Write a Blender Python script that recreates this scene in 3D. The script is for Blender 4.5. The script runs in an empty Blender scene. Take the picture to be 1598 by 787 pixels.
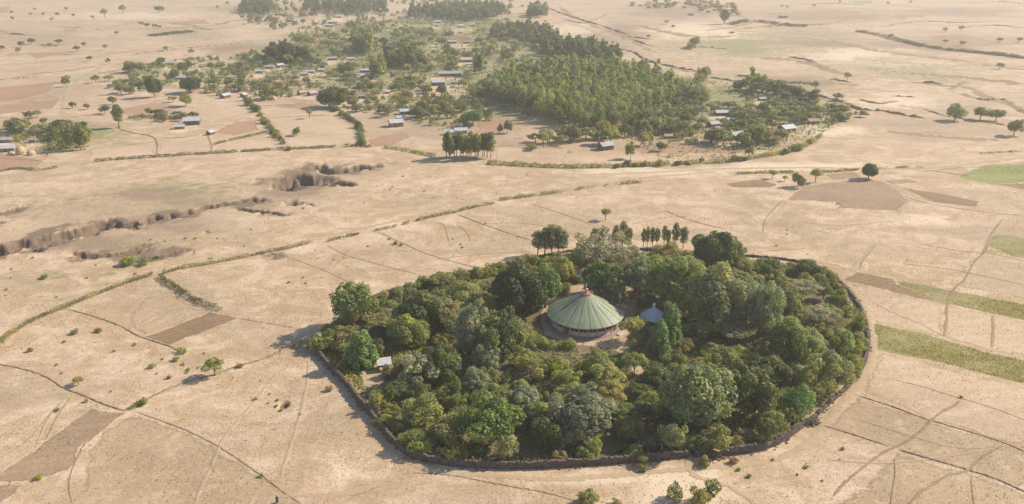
import bpy, bmesh, math, random
import numpy as np
from mathutils import Vector, Matrix

SC = bpy.context.scene
COL = SC.collection
R = math.radians

# ------------------------------------------------------------------ camera, sky, sun, exposure
H, PITCH, FPX = 108.0, R(20.8), 1243.0
UC, VC = 799.0, 393.5
cam_d = bpy.data.cameras.new('camera')
cam_d.sensor_width = 36.0
cam_d.lens = 36.0 * FPX / 1598.0
cam_d.clip_start, cam_d.clip_end = 1.0, 60000.0
cam = bpy.data.objects.new('camera', cam_d)
COL.objects.link(cam)
cam.location = (0, 0, H)
cam.rotation_euler = (R(90) - PITCH, 0, 0)
SC.camera = cam

SUN_EL, SUN_AZ = R(36), R(21)          # azimuth from +X (right) towards +Y (away)
w = bpy.data.worlds.new('World')
SC.world = w
w.use_nodes = True
nt = w.node_tree
sky = nt.nodes.new('ShaderNodeTexSky')
sky.sky_type = 'NISHITA'
sky.sun_disc = False
sky.sun_elevation = SUN_EL
sky.sun_rotation = R(90) - SUN_AZ
sky.altitude = 1900
sky.dust_density = 2.5
nt.nodes['Background'].inputs['Strength'].default_value = 0.135
nt.links.new(sky.outputs[0], nt.nodes['Background'].inputs['Color'])

sl = bpy.data.lights.new('sun', 'SUN')
sl.energy = 4.6
sl.angle = R(0.8)
sl.color = (1.0, 0.91, 0.77)
so = bpy.data.objects.new('sun', sl)
COL.objects.link(so)
sd = Vector((math.cos(SUN_EL) * math.cos(SUN_AZ), math.cos(SUN_EL) * math.sin(SUN_AZ), math.sin(SUN_EL)))
so.rotation_euler = sd.to_track_quat('Z', 'Y').to_euler()
so.location = (300, 200, 300)

SC.view_settings.view_transform = 'Standard'
SC.view_settings.look = 'None'
SC.view_settings.exposure = 0.62
SC.view_settings.gamma = 1.0
SC.view_settings.use_curve_mapping = False
SC.cycles.max_bounces = 5
SC.cycles.diffuse_bounces = 3
SC.cycles.glossy_bounces = 2
SC.cycles.transmission_bounces = 3
SC.cycles.transparent_max_bounces = 8
SC.cycles.volume_bounces = 0
SC.cycles.use_denoising = True
SC.cycles.denoiser = 'OPENIMAGEDENOISE'
SC.cycles.denoising_input_passes = 'RGB_ALBEDO_NORMAL'
SC.cycles.denoising_prefilter = 'ACCURATE'

HAZE = 0.00021
HAZE_COL = (1.0, 0.90, 0.78, 1)

# ------------------------------------------------------------------ geometry helpers
rng = random.Random(7)
nrg = np.random.default_rng(11)
SP, CP = math.sin(PITCH), math.cos(PITCH)


def G(u, v, z=0.0):
    """where the ray through photo point (u, v) meets height z"""
    dx, dy = (u - UC) / FPX, (VC - v) / FPX
    t = (H - z) / (SP - dy * CP)
    return Vector((dx * t, (CP + dy * SP) * t, z))


def mpp(v):
    return H / (SP - (VC - v) / FPX * CP) / FPX


def dep(v):
    return PITCH + math.atan((v - VC) / FPX)


def UV(x, y):
    """inverse of G for z = 0 (numpy arrays)"""
    zc = y * CP + H * SP
    yc = y * SP - H * CP
    return UC + x / zc * FPX, VC - yc / zc * FPX


def vnoise(x, y, seed=0):
    xi, yi = np.floor(x).astype(np.int64), np.floor(y).astype(np.int64)
    fx, fy = x - xi, y - yi
    fx, fy = fx * fx * (3 - 2 * fx), fy * fy * (3 - 2 * fy)

    def h(a, b):
        n = (a * 374761393 + b * 668265263 + seed * 974634777) & 0xFFFFFFFF
        n = ((n ^ (n >> 13)) * 1274126177) & 0xFFFFFFFF
        return ((n ^ (n >> 16)) & 0xFFFF) / 65535.0
    a = h(xi, yi) * (1 - fx) + h(xi + 1, yi) * fx
    b = h(xi, yi + 1) * (1 - fx) + h(xi + 1, yi + 1) * fx
    return a * (1 - fy) + b * fy


def fbm(x, y, seed=0, o=4):
    s, a, t = 0, 1.0, 0
    for k in range(o):
        s = s + a * vnoise(x * 2 ** k, y * 2 ** k, seed + k)
        t += a
        a *= 0.55
    return s / t


def mesh_np(name, V, F, mats, attrs=None, midx=None, smooth=False):
    V = np.ascontiguousarray(V, dtype=np.float32)
    F = np.ascontiguousarray(F, dtype=np.int32)
    me = bpy.data.meshes.new(name)
    me.vertices.add(len(V))
    me.vertices.foreach_set('co', V.ravel())
    me.loops.add(F.size)
    me.loops.foreach_set('vertex_index', F.ravel())
    me.polygons.add(len(F))
    me.polygons.foreach_set('loop_start', np.arange(0, F.size, F.shape[1], dtype=np.int32))
    for m in (mats if isinstance(mats, (list, tuple)) else [mats]):
        me.materials.append(m)
    if midx is not None:
        me.polygons.foreach_set('material_index', np.ascontiguousarray(midx, dtype=np.int32))
    me.polygons.foreach_set('use_smooth', np.full(len(F), smooth, dtype=bool))
    me.update(calc_edges=True)
    for k, val in (attrs or {}).items():
        val = np.ascontiguousarray(val, dtype=np.float32)
        if val.ndim == 1:
            a = me.attributes.new(k, 'FLOAT', 'POINT')
            a.data.foreach_set('value', val)
        else:
            a = me.attributes.new(k, 'FLOAT_COLOR', 'POINT')
            a.data.foreach_set('color', val.ravel())
    return me


class MB:
    """collects boxes, tubes, fans; build() links them as one mesh"""

    def __init__(s):
        s.v, s.f, s.m = [], [], []

    def add(s, V, F, mi=0):
        o = len(s.v)
        s.v += [tuple(p) for p in V]
        s.f += [tuple(i + o for i in f) for f in F]
        s.m += [mi] * len(F)
        return s

    def box(s, c, d, rz=0, mi=0, M=None):
        V = [Vector((x * d[0] / 2, y * d[1] / 2, z * d[2] / 2)) for x in (-1, 1) for y in (-1, 1) for z in (-1, 1)]
        Rm = Matrix.Rotation(rz, 3, 'Z') if M is None else M
        V = [Rm @ p + Vector(c) for p in V]
        return s.add(V, [(0, 1, 3, 2), (4, 6, 7, 5), (0, 4, 5, 1), (2, 3, 7, 6), (0, 2, 6, 4), (1, 5, 7, 3)], mi)

    def tube(s, pts, rad, n=6, mi=0, cap=True):
        pts = [Vector(p) for p in pts]
        V, F = [], []
        for i, p in enumerate(pts):
            t = (pts[min(i + 1, len(pts) - 1)] - pts[max(i - 1, 0)]).normalized()
            a = t.orthogonal().normalized() if i == 0 else (a - t * a.dot(t)).normalized()
            b = t.cross(a)
            for k in range(n):
                q = 2 * math.pi * k / n
                V.append(p + (a * math.cos(q) + b * math.sin(q)) * rad[i])
        for i in range(len(pts) - 1):
            for k in range(n):
                F.append((i * n + k, i * n + (k + 1) % n, (i + 1) * n + (k + 1) % n, (i + 1) * n + k))
        if cap:
            F.append(tuple(range(n))[::-1])
            F.append(tuple((len(pts) - 1) * n + k for k in range(n)))
        return s.add(V, F, mi)

    def lathe(s, prof, n=24, mi=0, c=(0, 0, 0), ph=0):
        V, F = [], []
        for r, z in prof:
            for k in range(n):
                q = ph + 2 * math.pi * k / n
                V.append((c[0] + r * math.cos(q), c[1] + r * math.sin(q), c[2] + z))
        for i in range(len(prof) - 1):
            for k in range(n):
                F.append((i * n + k, i * n + (k + 1) % n, (i + 1) * n + (k + 1) % n, (i + 1) * n + k))
        return s.add(V, F, mi)

    def mesh(s, name, mats, smooth=False):
        me = bpy.data.meshes.new(name)
        me.from_pydata(s.v, [], s.f)
        for m in (mats if isinstance(mats, (list, tuple)) else [mats]):
            me.materials.append(m)
        me.polygons.foreach_set('material_index', np.array(s.m, dtype=np.int32))
        me.polygons.foreach_set('use_smooth', np.full(len(s.f), smooth, dtype=bool))
        me.update()
        return me

    def build(s, name, mats, parent=None, smooth=False):
        return link(name, s.mesh(name, mats, smooth), parent)


def link(name, me, parent=None, loc=None, rz=0, sc=None):
    o = bpy.data.objects.new(name, me)
    COL.objects.link(o)
    if parent is not None:
        o.parent = parent
    if loc is not None:
        o.location = loc
    if rz:
        o.rotation_euler = (0, 0, rz)
    if sc is not None:
        o.scale = sc if not isinstance(sc, (int, float)) else (sc, sc, sc)
    return o


def tag(o, label=None, cat=None, group=None, kind=None):
    for k, val in (('label', label), ('category', cat), ('group', group), ('kind', kind)):
        if val:
            o[k] = val
    return o


def thing(name, label, cat, loc=(0, 0, 0), rz=0, group=None, sc=None):
    return tag(link(name, None, None, loc, rz, sc), label, cat, group)


def inside(poly, u, v):
    r = np.zeros(np.shape(u), bool)
    n = len(poly)
    for i in range(n):
        (x1, y1), (x2, y2) = poly[i], poly[(i + 1) % n]
        if y1 == y2:
            continue
        c = ((y1 > v) != (y2 > v)) & (u < (x2 - x1) * (v - y1) / (y2 - y1) + x1)
        r ^= c
    return r


def smooth_line(pts, step_px=4.0):
    """Catmull-Rom through photo points"""
    P = [np.array(p, float) for p in pts]
    P = [2 * P[0] - P[1]] + P + [2 * P[-1] - P[-2]]
    out = []
    for i in range(1, len(P) - 2):
        n = max(2, int(np.linalg.norm(P[i + 1] - P[i]) / step_px))
        for k in range(n):
            t = k / n
            out.append(0.5 * (2 * P[i] + (P[i + 1] - P[i - 1]) * t + (2 * P[i - 1] - 5 * P[i] + 4 * P[i + 1] - P[i + 2]) * t * t
                              + (3 * P[i] - P[i - 1] - 3 * P[i + 1] + P[i + 2]) * t ** 3))
    out.append(P[-2])
    return out


# ------------------------------------------------------------------ materials
class N:
    def __init__(s, name):
        s.m = bpy.data.materials.new(name)
        s.m.use_nodes = True
        s.t = s.m.node_tree
        s.b = s.t.nodes['Principled BSDF']
        s.out = s.t.nodes['Material Output']
        s.b.inputs['Specular IOR Level'].default_value = 0.15
        s.b.inputs['Roughness'].default_value = 0.9

    def n(s, typ, **kw):
        nd = s.t.nodes.new(typ)
        for k, val in kw.items():
            if k in nd.inputs.keys() if isinstance(k, str) else False:
                nd.inputs[k].default_value = val
            else:
                setattr(nd, k, val)
        return nd

    def l(s, a, b):
        s.t.links.new(a, b)

    def pos(s):
        return s.n('ShaderNodeNewGeometry').outputs['Position']

    def noise(s, scale, detail=5, rough=0.6, dist=0.0, vec=None, sc3=None):
        nd = s.n('ShaderNodeTexNoise')
        nd.inputs['Scale'].default_value = scale
        nd.inputs['Detail'].default_value = detail
        nd.inputs['Roughness'].default_value = rough
        nd.inputs['Distortion'].default_value = dist
        vec = vec or s.pos()
        if sc3 is not None:
            mp = s.n('ShaderNodeMapping')
            mp.inputs['Rotation'].default_value = (0, 0, sc3[0])
            mp.inputs['Scale'].default_value = sc3[1]
            s.l(vec, mp.inputs['Vector'])
            vec = mp.outputs[0]
        s.l(vec, nd.inputs['Vector'])
        return nd.outputs['Fac']

    def ramp(s, fac, lo, hi, a=0.0, b=1.0):
        nd = s.n('ShaderNodeMapRange')
        nd.interpolation_type = 'SMOOTHSTEP'
        for k, val in (('From Min', lo), ('From Max', hi), ('To Min', a), ('To Max', b)):
            nd.inputs[k].default_value = val
        s.l(fac, nd.inputs['Value'])
        return nd.outputs['Result']

    def mix(s, fac, a, b, mode='MIX'):
        nd = s.n('ShaderNodeMix', data_type='RGBA', blend_type=mode)
        for sock, val in ((nd.inputs[0], fac), (nd.inputs[6], a), (nd.inputs[7], b)):
            if isinstance(val, (int, float)):
                sock.default_value = val
            elif isinstance(val, (tuple, list)):
                sock.default_value = (*val, 1) if len(val) == 3 else val
            else:
                s.l(val, sock)
        return nd.outputs[2]

    def math(s, op, a, b=None):
        nd = s.n('ShaderNodeMath', operation=op)
        for sock, val in ((nd.inputs[0], a), (nd.inputs[1], b)):
            if val is None:
                continue
            if isinstance(val, (int, float)):
                sock.default_value = val
            else:
                s.l(val, sock)
        return nd.outputs[0]

    def attr(s, name):
        return s.n('ShaderNodeAttribute', attribute_name=name)

    def color(s, c):
        if isinstance(c, tuple):
            s.b.inputs['Base Color'].default_value = (*c, 1)
        else:
            s.l(c, s.b.inputs['Base Color'])

    def bump(s, fac, strength, dist):
        nd = s.n('ShaderNodeBump')
        nd.inputs['Strength'].default_value = strength
        nd.inputs['Distance'].default_value = dist
        s.l(fac, nd.inputs['Height'])
        s.l(nd.outputs[0], s.b.inputs['Normal'])

    def fade(s, fac):
        """mix with a transparent surface where fac is low (worn, ragged edges)"""
        tr = s.n('ShaderNodeBsdfTransparent')
        mx = s.n('ShaderNodeMixShader')
        s.l(fac, mx.inputs[0])
        s.l(tr.outputs[0], mx.inputs[1])
        s.l(s.b.outputs[0], mx.inputs[2])
        s.l(mx.outputs[0], s.out.inputs['Surface'])


TAN = (0.525, 0.366, 0.236)
TAN_D = (0.30, 0.205, 0.12)
TAN_L = (0.66, 0.495, 0.348)


def earth(name, a, b, c, rows=None, edge=None, fleck=0.75, green=None, cover=1.0):
    """dry soil / stubble: a main, b darker mottling, c paler dust; rows = (angle, metres)"""
    k = N(name)
    n1 = k.noise(0.018, 5, 0.6, 0.4)
    n2 = k.noise(0.13, 6, 0.65, 0.8)
    n3 = k.noise(1.1, 4, 0.7, 1.6)
    n4 = k.noise(0.5, 4, 0.7, 0.6, sc3=(0.5, (1, 4, 1)))
    col = k.mix(k.ramp(n1, 0.35, 0.68), a, b)
    col = k.mix(k.math('MULTIPLY', k.ramp(n2, 0.48, 0.72), 0.6), col, c)
    col = k.mix(k.math('MULTIPLY', k.ramp(n3, 0.50, 0.66), fleck), col, b)
    col = k.mix(k.math('MULTIPLY', k.ramp(n4, 0.52, 0.70), fleck * 0.6), col, tuple(x * 0.8 for x in b))
    col = k.mix(k.math('MULTIPLY', k.ramp(n3, 0.52, 0.34), 0.5), col, c)
    n5 = k.noise(2.4, 3, 0.7, 0.8)
    col = k.mix(k.math('MULTIPLY', k.ramp(n5, 0.55, 0.66), fleck * .7), col, tuple(x * 0.8 for x in b))
    col = k.mix(k.math('MULTIPLY', k.ramp(n5, 0.46, 0.36), fleck * .55), col, tuple(x * 1.06 for x in c))
    if green is not None:
        gn = k.noise(0.35, 6, 0.8, 1.0)
        g2 = k.noise(0.06, 4, 0.6, 0.5)
        col = k.mix(k.ramp(k.math('ADD', gn, k.math('MULTIPLY', k.math('SUBTRACT', g2, 0.5), 0.9)), 0.42, 0.66, 0.12, 0.92), col, green)
    h = n3
    if rows:
        wv = k.n('ShaderNodeTexWave', wave_type='BANDS', bands_direction='X')
        wv.inputs['Scale'].default_value = 0.314 / rows[1]
        wv.inputs['Distortion'].default_value = 2.2
        wv.inputs['Detail'].default_value = 3
        wv.inputs['Detail Scale'].default_value = 0.7
        mp = k.n('ShaderNodeMapping')
        mp.inputs['Rotation'].default_value = (0, 0, rows[0])
        k.l(k.pos(), mp.inputs[0])
        k.l(mp.outputs[0], wv.inputs['Vector'])
        col = k.mix(k.math('MULTIPLY', wv.outputs['Fac'], rows[2] if len(rows) > 2 else 0.35), col, b)
    k.color(col)
    k.bump(h, 0.5, 0.12)
    if edge:
        en = k.noise(edge, 5, 0.7, 0.5)
        e = k.attr('edge').outputs['Fac']
        k.fade(k.ramp(k.math('ADD', k.math('MULTIPLY', e, 1.7), k.math('MULTIPLY', k.math('SUBTRACT', en, 0.5), 2.6)), 0.3, 1.0, 0.0, cover))
    return k.m


def ground_mat():
    k = N('dry_grassland')
    z = k.attr('zone')
    sep = k.n('ShaderNodeSeparateColor')
    k.l(z.outputs['Color'], sep.inputs[0])
    green, brown, pale = sep.outputs[0], sep.outputs[1], sep.outputs[2]
    soil = k.attr('soil').outputs['Fac']
    n1 = k.noise(0.012, 6, 0.6, 0.6)
    n2 = k.noise(0.09, 7, 0.68, 0.8)
    n3 = k.noise(0.95, 5, 0.7, 1.8)
    n4 = k.noise(0.4, 5, 0.7, 0.8, sc3=(0.45, (1, 5, 1)))
    n5 = k.noise(2.4, 3, 0.7, 0.8)
    col = k.mix(k.ramp(n1, 0.36, 0.66), TAN, (0.43, 0.295, 0.163))
    col = k.mix(k.math('MULTIPLY', k.ramp(n2, 0.46, 0.64), 0.8), col, TAN_L)
    col = k.mix(k.math('MULTIPLY', k.ramp(n2, 0.50, 0.34), 0.65), col, (0.36, 0.245, 0.135))
    n6 = k.noise(0.0065, 8, 0.66, 1.4, sc3=(0.25, (1, 2.0, 1)))
    n7 = k.noise(0.021, 7, 0.7, 1.0, sc3=(-0.2, (1, 2.4, 1)))
    col = k.mix(k.math('MULTIPLY', k.ramp(n6, 0.48, 0.64), 0.65), col, (0.34, 0.252, 0.16))
    col = k.mix(k.math('MULTIPLY', k.ramp(n7, 0.52, 0.66), 0.55), col, (0.30, 0.225, 0.13))
    col = k.mix(k.math('MULTIPLY', k.ramp(n7, 0.44, 0.30), 0.5), col, (0.63, 0.485, 0.335))
    col = k.mix(k.math('MULTIPLY', k.ramp(n3, 0.50, 0.64), 0.7), col, TAN_D)
    col = k.mix(k.math('MULTIPLY', k.ramp(n4, 0.51, 0.66), 0.55), col, TAN_D)
    col = k.mix(k.math('MULTIPLY', k.ramp(n5, 0.55, 0.66), 0.6), col, (0.24, 0.165, 0.09))
    col = k.mix(k.math('MULTIPLY', k.ramp(n5, 0.46, 0.36), 0.5), col, (0.66, 0.50, 0.33))
    col = k.mix(k.math('MULTIPLY', k.ramp(k.math('ADD', pale, k.math('SUBTRACT', n2, 0.5)), 0.15, 0.75), 0.85), col, (0.64, 0.495, 0.335))
    bf = k.ramp(k.math('ADD', brown, k.math('MULTIPLY', k.math('SUBTRACT', n2, 0.5), 1.6)), 0.15, 0.7)
    col = k.mix(k.math('MULTIPLY', bf, 0.85), col, (0.235, 0.165, 0.105))
    gf = k.ramp(k.math('ADD', green, k.math('MULTIPLY', k.math('SUBTRACT', k.noise(0.2, 6, 0.75, 0.7), 0.5), 1.7)), 0.16, 0.56)
    col = k.mix(k.math('MULTIPLY', gf, 0.88), col, k.mix(n3, (0.13, 0.15, 0.055), (0.27, 0.24, 0.11)))
    sn = k.noise(0.45, 6, 0.75, 0.8)
    sf = k.ramp(k.math('ADD', soil, k.math('MULTIPLY', k.math('SUBTRACT', sn, 0.5), 0.8)), 0.25, 0.7)
    col = k.mix(sf, col, k.mix(sn, (0.085, 0.057, 0.039), (0.26, 0.18, 0.115)))
    k.color(col)
    k.bump(k.math('ADD', n3, k.math('MULTIPLY', n2, 2.0)), 0.55, 0.22)
    return k.m


def leaf_mat(name='leaves', transl=0.42):
    k = N(name)
    oi = k.n('ShaderNodeObjectInfo')
    tone = k.attr('tone').outputs['Fac']
    base = oi.outputs['Color']
    warm = k.mix(1.0, base, (1.16, 1.10, 0.82), 'MULTIPLY')
    cool = k.mix(1.0, base, (0.72, 0.86, 0.95), 'MULTIPLY')
    col = k.mix(tone, cool, warm)
    br = k.n('ShaderNodeCombineColor')
    f = k.math('ADD', k.math('MULTIPLY', tone, 0.75), 0.62)
    for i in range(3):
        k.l(f, br.inputs[i])
    col = k.mix(1.0, col, br.outputs[0], 'MULTIPLY')
    k.color(col)
    k.b.inputs['Roughness'].default_value = 0.55
    k.b.inputs['Specular IOR Level'].default_value = 0.28
    tr = k.n('ShaderNodeBsdfTranslucent')
    k.l(k.mix(1.0, col, (1.35, 1.35, 0.75), 'MULTIPLY'), tr.inputs['Color'])
    mx = k.n('ShaderNodeMixShader')
    mx.inputs[0].default_value = transl
    k.l(k.b.outputs[0], mx.inputs[1])
    k.l(tr.outputs[0], mx.inputs[2])
    k.l(mx.outputs[0], k.out.inputs['Surface'])
    return k.m


def simple(name, a, b, scale=2.0, rough=0.85, spec=0.2, metal=0.0, bump=0.0, dist=0.5):
    k = N(name)
    n = k.noise(scale, 5, 0.65, dist, vec=k.n('ShaderNodeTexCoord').outputs['Object'])
    k.color(k.mix(k.ramp(n, 0.35, 0.68), a, b))
    k.b.inputs['Roughness'].default_value = rough
    k.b.inputs['Specular IOR Level'].default_value = spec
    k.b.inputs['Metallic'].default_value = metal
    if bump:
        k.bump(n, 0.6, bump)
    return k.m


def tin(name, a, rust, amt, ridge=1.6):
    """corrugated sheet: ridges run down the slope (object y), rust in streaks"""
    k = N(name)
    oc = k.n('ShaderNodeTexCoord').outputs['Object']
    n1 = k.noise(0.9, 5, 0.7, 0.4, vec=oc)
    n2 = k.noise(1.2, 4, 0.6, 0.3, vec=oc, sc3=(0, (3.5, 0.4, 0.4)))
    col = k.mix(k.ramp(n2, 0.3, 0.75), a, tuple(x * 0.78 for x in a))
    col = k.mix(k.math('MULTIPLY', k.ramp(n1, 0.62 - amt * 0.3, 0.80 - amt * 0.2), 0.8), col, rust)
    k.color(col)
    k.b.inputs['Roughness'].default_value = 0.5
    k.b.inputs['Specular IOR Level'].default_value = 0.4
    wv = k.n('ShaderNodeTexWave', wave_type='BANDS', bands_direction='X', wave_profile='SIN')
    wv.inputs['Scale'].default_value = ridge
    k.l(oc, wv.inputs['Vector'])
    k.bump(wv.outputs['Fac'], 0.35, 0.05)
    return k.m


M = {
    'ground': ground_mat(),
    'leaf': leaf_mat(),
    'bark': simple('bark', (0.16, 0.12, 0.085), (0.26, 0.21, 0.16), 3),
    'pale_bark': simple('pale_bark', (0.42, 0.36, 0.28), (0.30, 0.24, 0.18), 2),
    'twig': simple('dry_twigs', (0.36, 0.29, 0.22), (0.46, 0.385, 0.30), 2),
    'stone': simple('field_stone', (0.095, 0.07, 0.054), (0.19, 0.145, 0.112), 1.3, bump=0.05),
    'mud': simple('mud_wall', (0.24, 0.165, 0.115), (0.33, 0.235, 0.165), 1.5),
    'mud_dark': simple('dark_mud_wall', (0.13, 0.09, 0.07), (0.20, 0.14, 0.105), 1.5),
    'wood': simple('weathered_wood', (0.10, 0.07, 0.05), (0.17, 0.125, 0.09), 4),
    'tin': tin('zinc_sheet', (0.50, 0.485, 0.48), (0.34, 0.25, 0.19), 0.10),
    'tin_dull': tin('dull_zinc_sheet', (0.42, 0.40, 0.39), (0.27, 0.20, 0.16), 0.45),
    'tin_rust': tin('rusty_sheet', (0.38, 0.31, 0.27), (0.25, 0.155, 0.105), 0.7),
    'tin_blue': tin('blue_grey_sheet', (0.42, 0.44, 0.47), (0.33, 0.34, 0.36), 0.2),
    'thatch': simple('thatch', (0.30, 0.225, 0.15), (0.42, 0.33, 0.22), 2.5, bump=0.05),
    'straw': simple('straw', (0.50, 0.38, 0.22), (0.37, 0.265, 0.145), 1.6, bump=0.08),
    'white': simple('white_paint', (0.78, 0.77, 0.74), (0.66, 0.64, 0.60), 3),
}

# ------------------------------------------------------------------ the ground: one sheet, gullies cut into it
# gully lines in photo points: (points, depth m, near slope m, far-wall steepness)
GULLIES = [
    ([(-60, 402), (0, 386), (35, 377), (64, 371), (95, 364), (127, 357), (152, 347), (180, 341)], 4.4, 14, .42),
    ([(120, 362), (150, 353), (172, 349), (203, 349), (212, 352), (219, 358)], 3.2, 6, .38),
    ([(217, 352), (226, 347), (241, 340), (280, 334), (318, 324), (337, 320), (378, 314), (400, 311), (424, 312)], 2.8, 6, .45),
    ([(424, 297), (436, 290), (446, 284), (456, 275), (471, 275), (487, 279), (500, 274)], 6.5, 16, .42),
    ([(486, 268), (494, 260), (512, 266), (538, 265), (563, 260), (597, 257)], 4.6, 9, .45),
    ([(471, 286), (487, 284), (503, 281), (530, 278)], 3.6, 7, .45),
    ([(487, 288), (505, 285), (519, 284), (540, 286), (560, 288)], 3.6, 6, .45),
    ([(439, 317), (455, 316), (478, 316)], 3.0, 5, .45),
    ([(360, 324), (385, 327), (408, 331), (435, 333), (462, 335)], 1.9, 3, .4),
    ([(22, 397), (40, 391), (57, 387), (62, 394)], 2.4, 5, .4),
    ([(118, 388), (127, 396), (145, 398), (165, 398), (197, 393), (222, 384), (248, 378)], 2.2, 5, .4),
    ([(191, 406), (222, 405), (254, 398), (280, 392), (295, 393)], 2.3, 5, .4),
    ([(-40, 340), (0, 333), (19, 327), (41, 319)], 2.0, 4, .4),
    ([(-40, 352), (0, 346), (20, 341)], 1.4, 4, .4),
    ([(312, 366), (328, 362), (343, 359)], 1.3, 3, .4),
    ([(400, 402), (425, 398), (437, 390)], .5, 3, .5),
    ([(1326, 663), (1390, 694)], .0, 3, .5),
]

_g = random.Random(21)
for pts, D, wn, st in list(GULLIES):              # short rills cut into the banks
    if D < 2.2:
        continue
    for a, b in zip(pts[:-1], pts[1:]):
        for _ in range(2 if b[0] - a[0] > 24 else 1):
            f = _g.random()
            u0, v0 = a[0] + (b[0] - a[0]) * f, a[1] + (b[1] - a[1]) * f
            k = _g.choice((-1, 1, 1))
            ln = _g.uniform(7, 20)
            GULLIES.append(([(u0, v0 + 1 * k), (u0 + ln * .45, v0 + k * _g.uniform(1, 4)), (u0 + ln, v0 + k * _g.uniform(3, 8))], _g.uniform(.8, 1.7), 2.5, .6))


def carve(x, y):
    z = np.zeros_like(x)
    soil = np.zeros_like(x)
    u, v = UV(x, y)
    for pts, D, wn, st in GULLIES:
        if D <= 0:
            continue
        L = smooth_line(pts, 5)
        W = np.array([[G(a, b).x, G(a, b).y] for a, b in L])
        sel = np.where((u > min(p[0] for p in pts) - 70) & (u < max(p[0] for p in pts) + 70) & (v > min(p[1] for p in pts) - 22) & (v < max(p[1] for p in pts) + 40))[0]
        if not len(sel):
            continue
        px, py = x[sel], y[sel]
        jit = (fbm(px * .22, py * .22, 5, 3) - .5) * 6.0 + (fbm(px * .45, py * .3, 9, 3) - .5) * 3.0
        best = np.full(len(sel), 1e9)
        sd_ = np.zeros(len(sel))
        tt = np.zeros(len(sel))
        acc = 0
        for i in range(len(W) - 1):
            a, b = W[i], W[i + 1]
            ab = b - a
            ln = np.hypot(*ab)
            t = np.clip(((px - a[0]) * ab[0] + (py - a[1]) * ab[1]) / (ln * ln), 0, 1)
            dx, dy = px - a[0] - ab[0] * t, py - a[1] - ab[1] * t
            d = np.hypot(dx, dy)
            s = np.sign(ab[0] * dy - ab[1] * dx) * (1 if ab[0] > 0 else -1)
            m = d < best
            best[m], sd_[m], tt[m] = d[m], (d * s)[m], (acc + ln * t)[m]
            acc += ln
        ends = np.clip(np.minimum(tt, acc - tt) / 9.0, 0, 1) ** .7
        d = sd_ + jit
        wob = .65 + .7 * vnoise(px * .11, py * .11, 31)
        Dl = .85 * D * ends * wob * (.75 + .5 * fbm(px * .5, py * .3, 77, 2))
        wf = D * st * 1.7 * (.6 + .9 * vnoise(px * .16, py * .16, 13))
        ss = lambda q: q * q * (3 - 2 * q)
        f = np.where(d > 0, 1 - ss(np.clip(d / wf, 0, 1)), 1 - ss(np.clip(-d / wn, 0, 1)))
        zz = -Dl * f - 1.5 * f * (1 - f) * 4 * ends * (fbm(px * .55, py * .35, 55, 3) - .45)
        better = zz < z[sel]
        z[sel] = np.where(better, zz, z[sel])
        so_ = np.clip(1 - np.abs(d - wf * .2) / (wf * .9 + .8), 0, 1) * 1.3 * ends
        so_ = np.maximum(so_, np.clip(1 + d / (wn * .9), 0, 1) * (d < 0) * .35 * ends)
        belt = np.clip(1 - np.abs(d + wn * .3) / (wn * 1.6 + 4), 0, 1) * ends
        so_ = np.maximum(so_, np.clip(belt * 1.5 * (fbm(px * .16, py * .09, 41, 4) * 2.8 - 1.0), 0, .6))
        soil[sel] = np.maximum(soil[sel], so_)
    # a round pit in the left field
    p = G(443, 632)
    q = np.hypot((x - p.x) / 1.15, (y - p.y) / 1.5)
    pit = np.clip(1.25 - q, 0, 1)
    z -= 1.6 * pit ** .6 * (pit > 0)
    soil = np.maximum(soil, pit * 2)
    return z, np.clip(soil, 0, 1.2)


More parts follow.
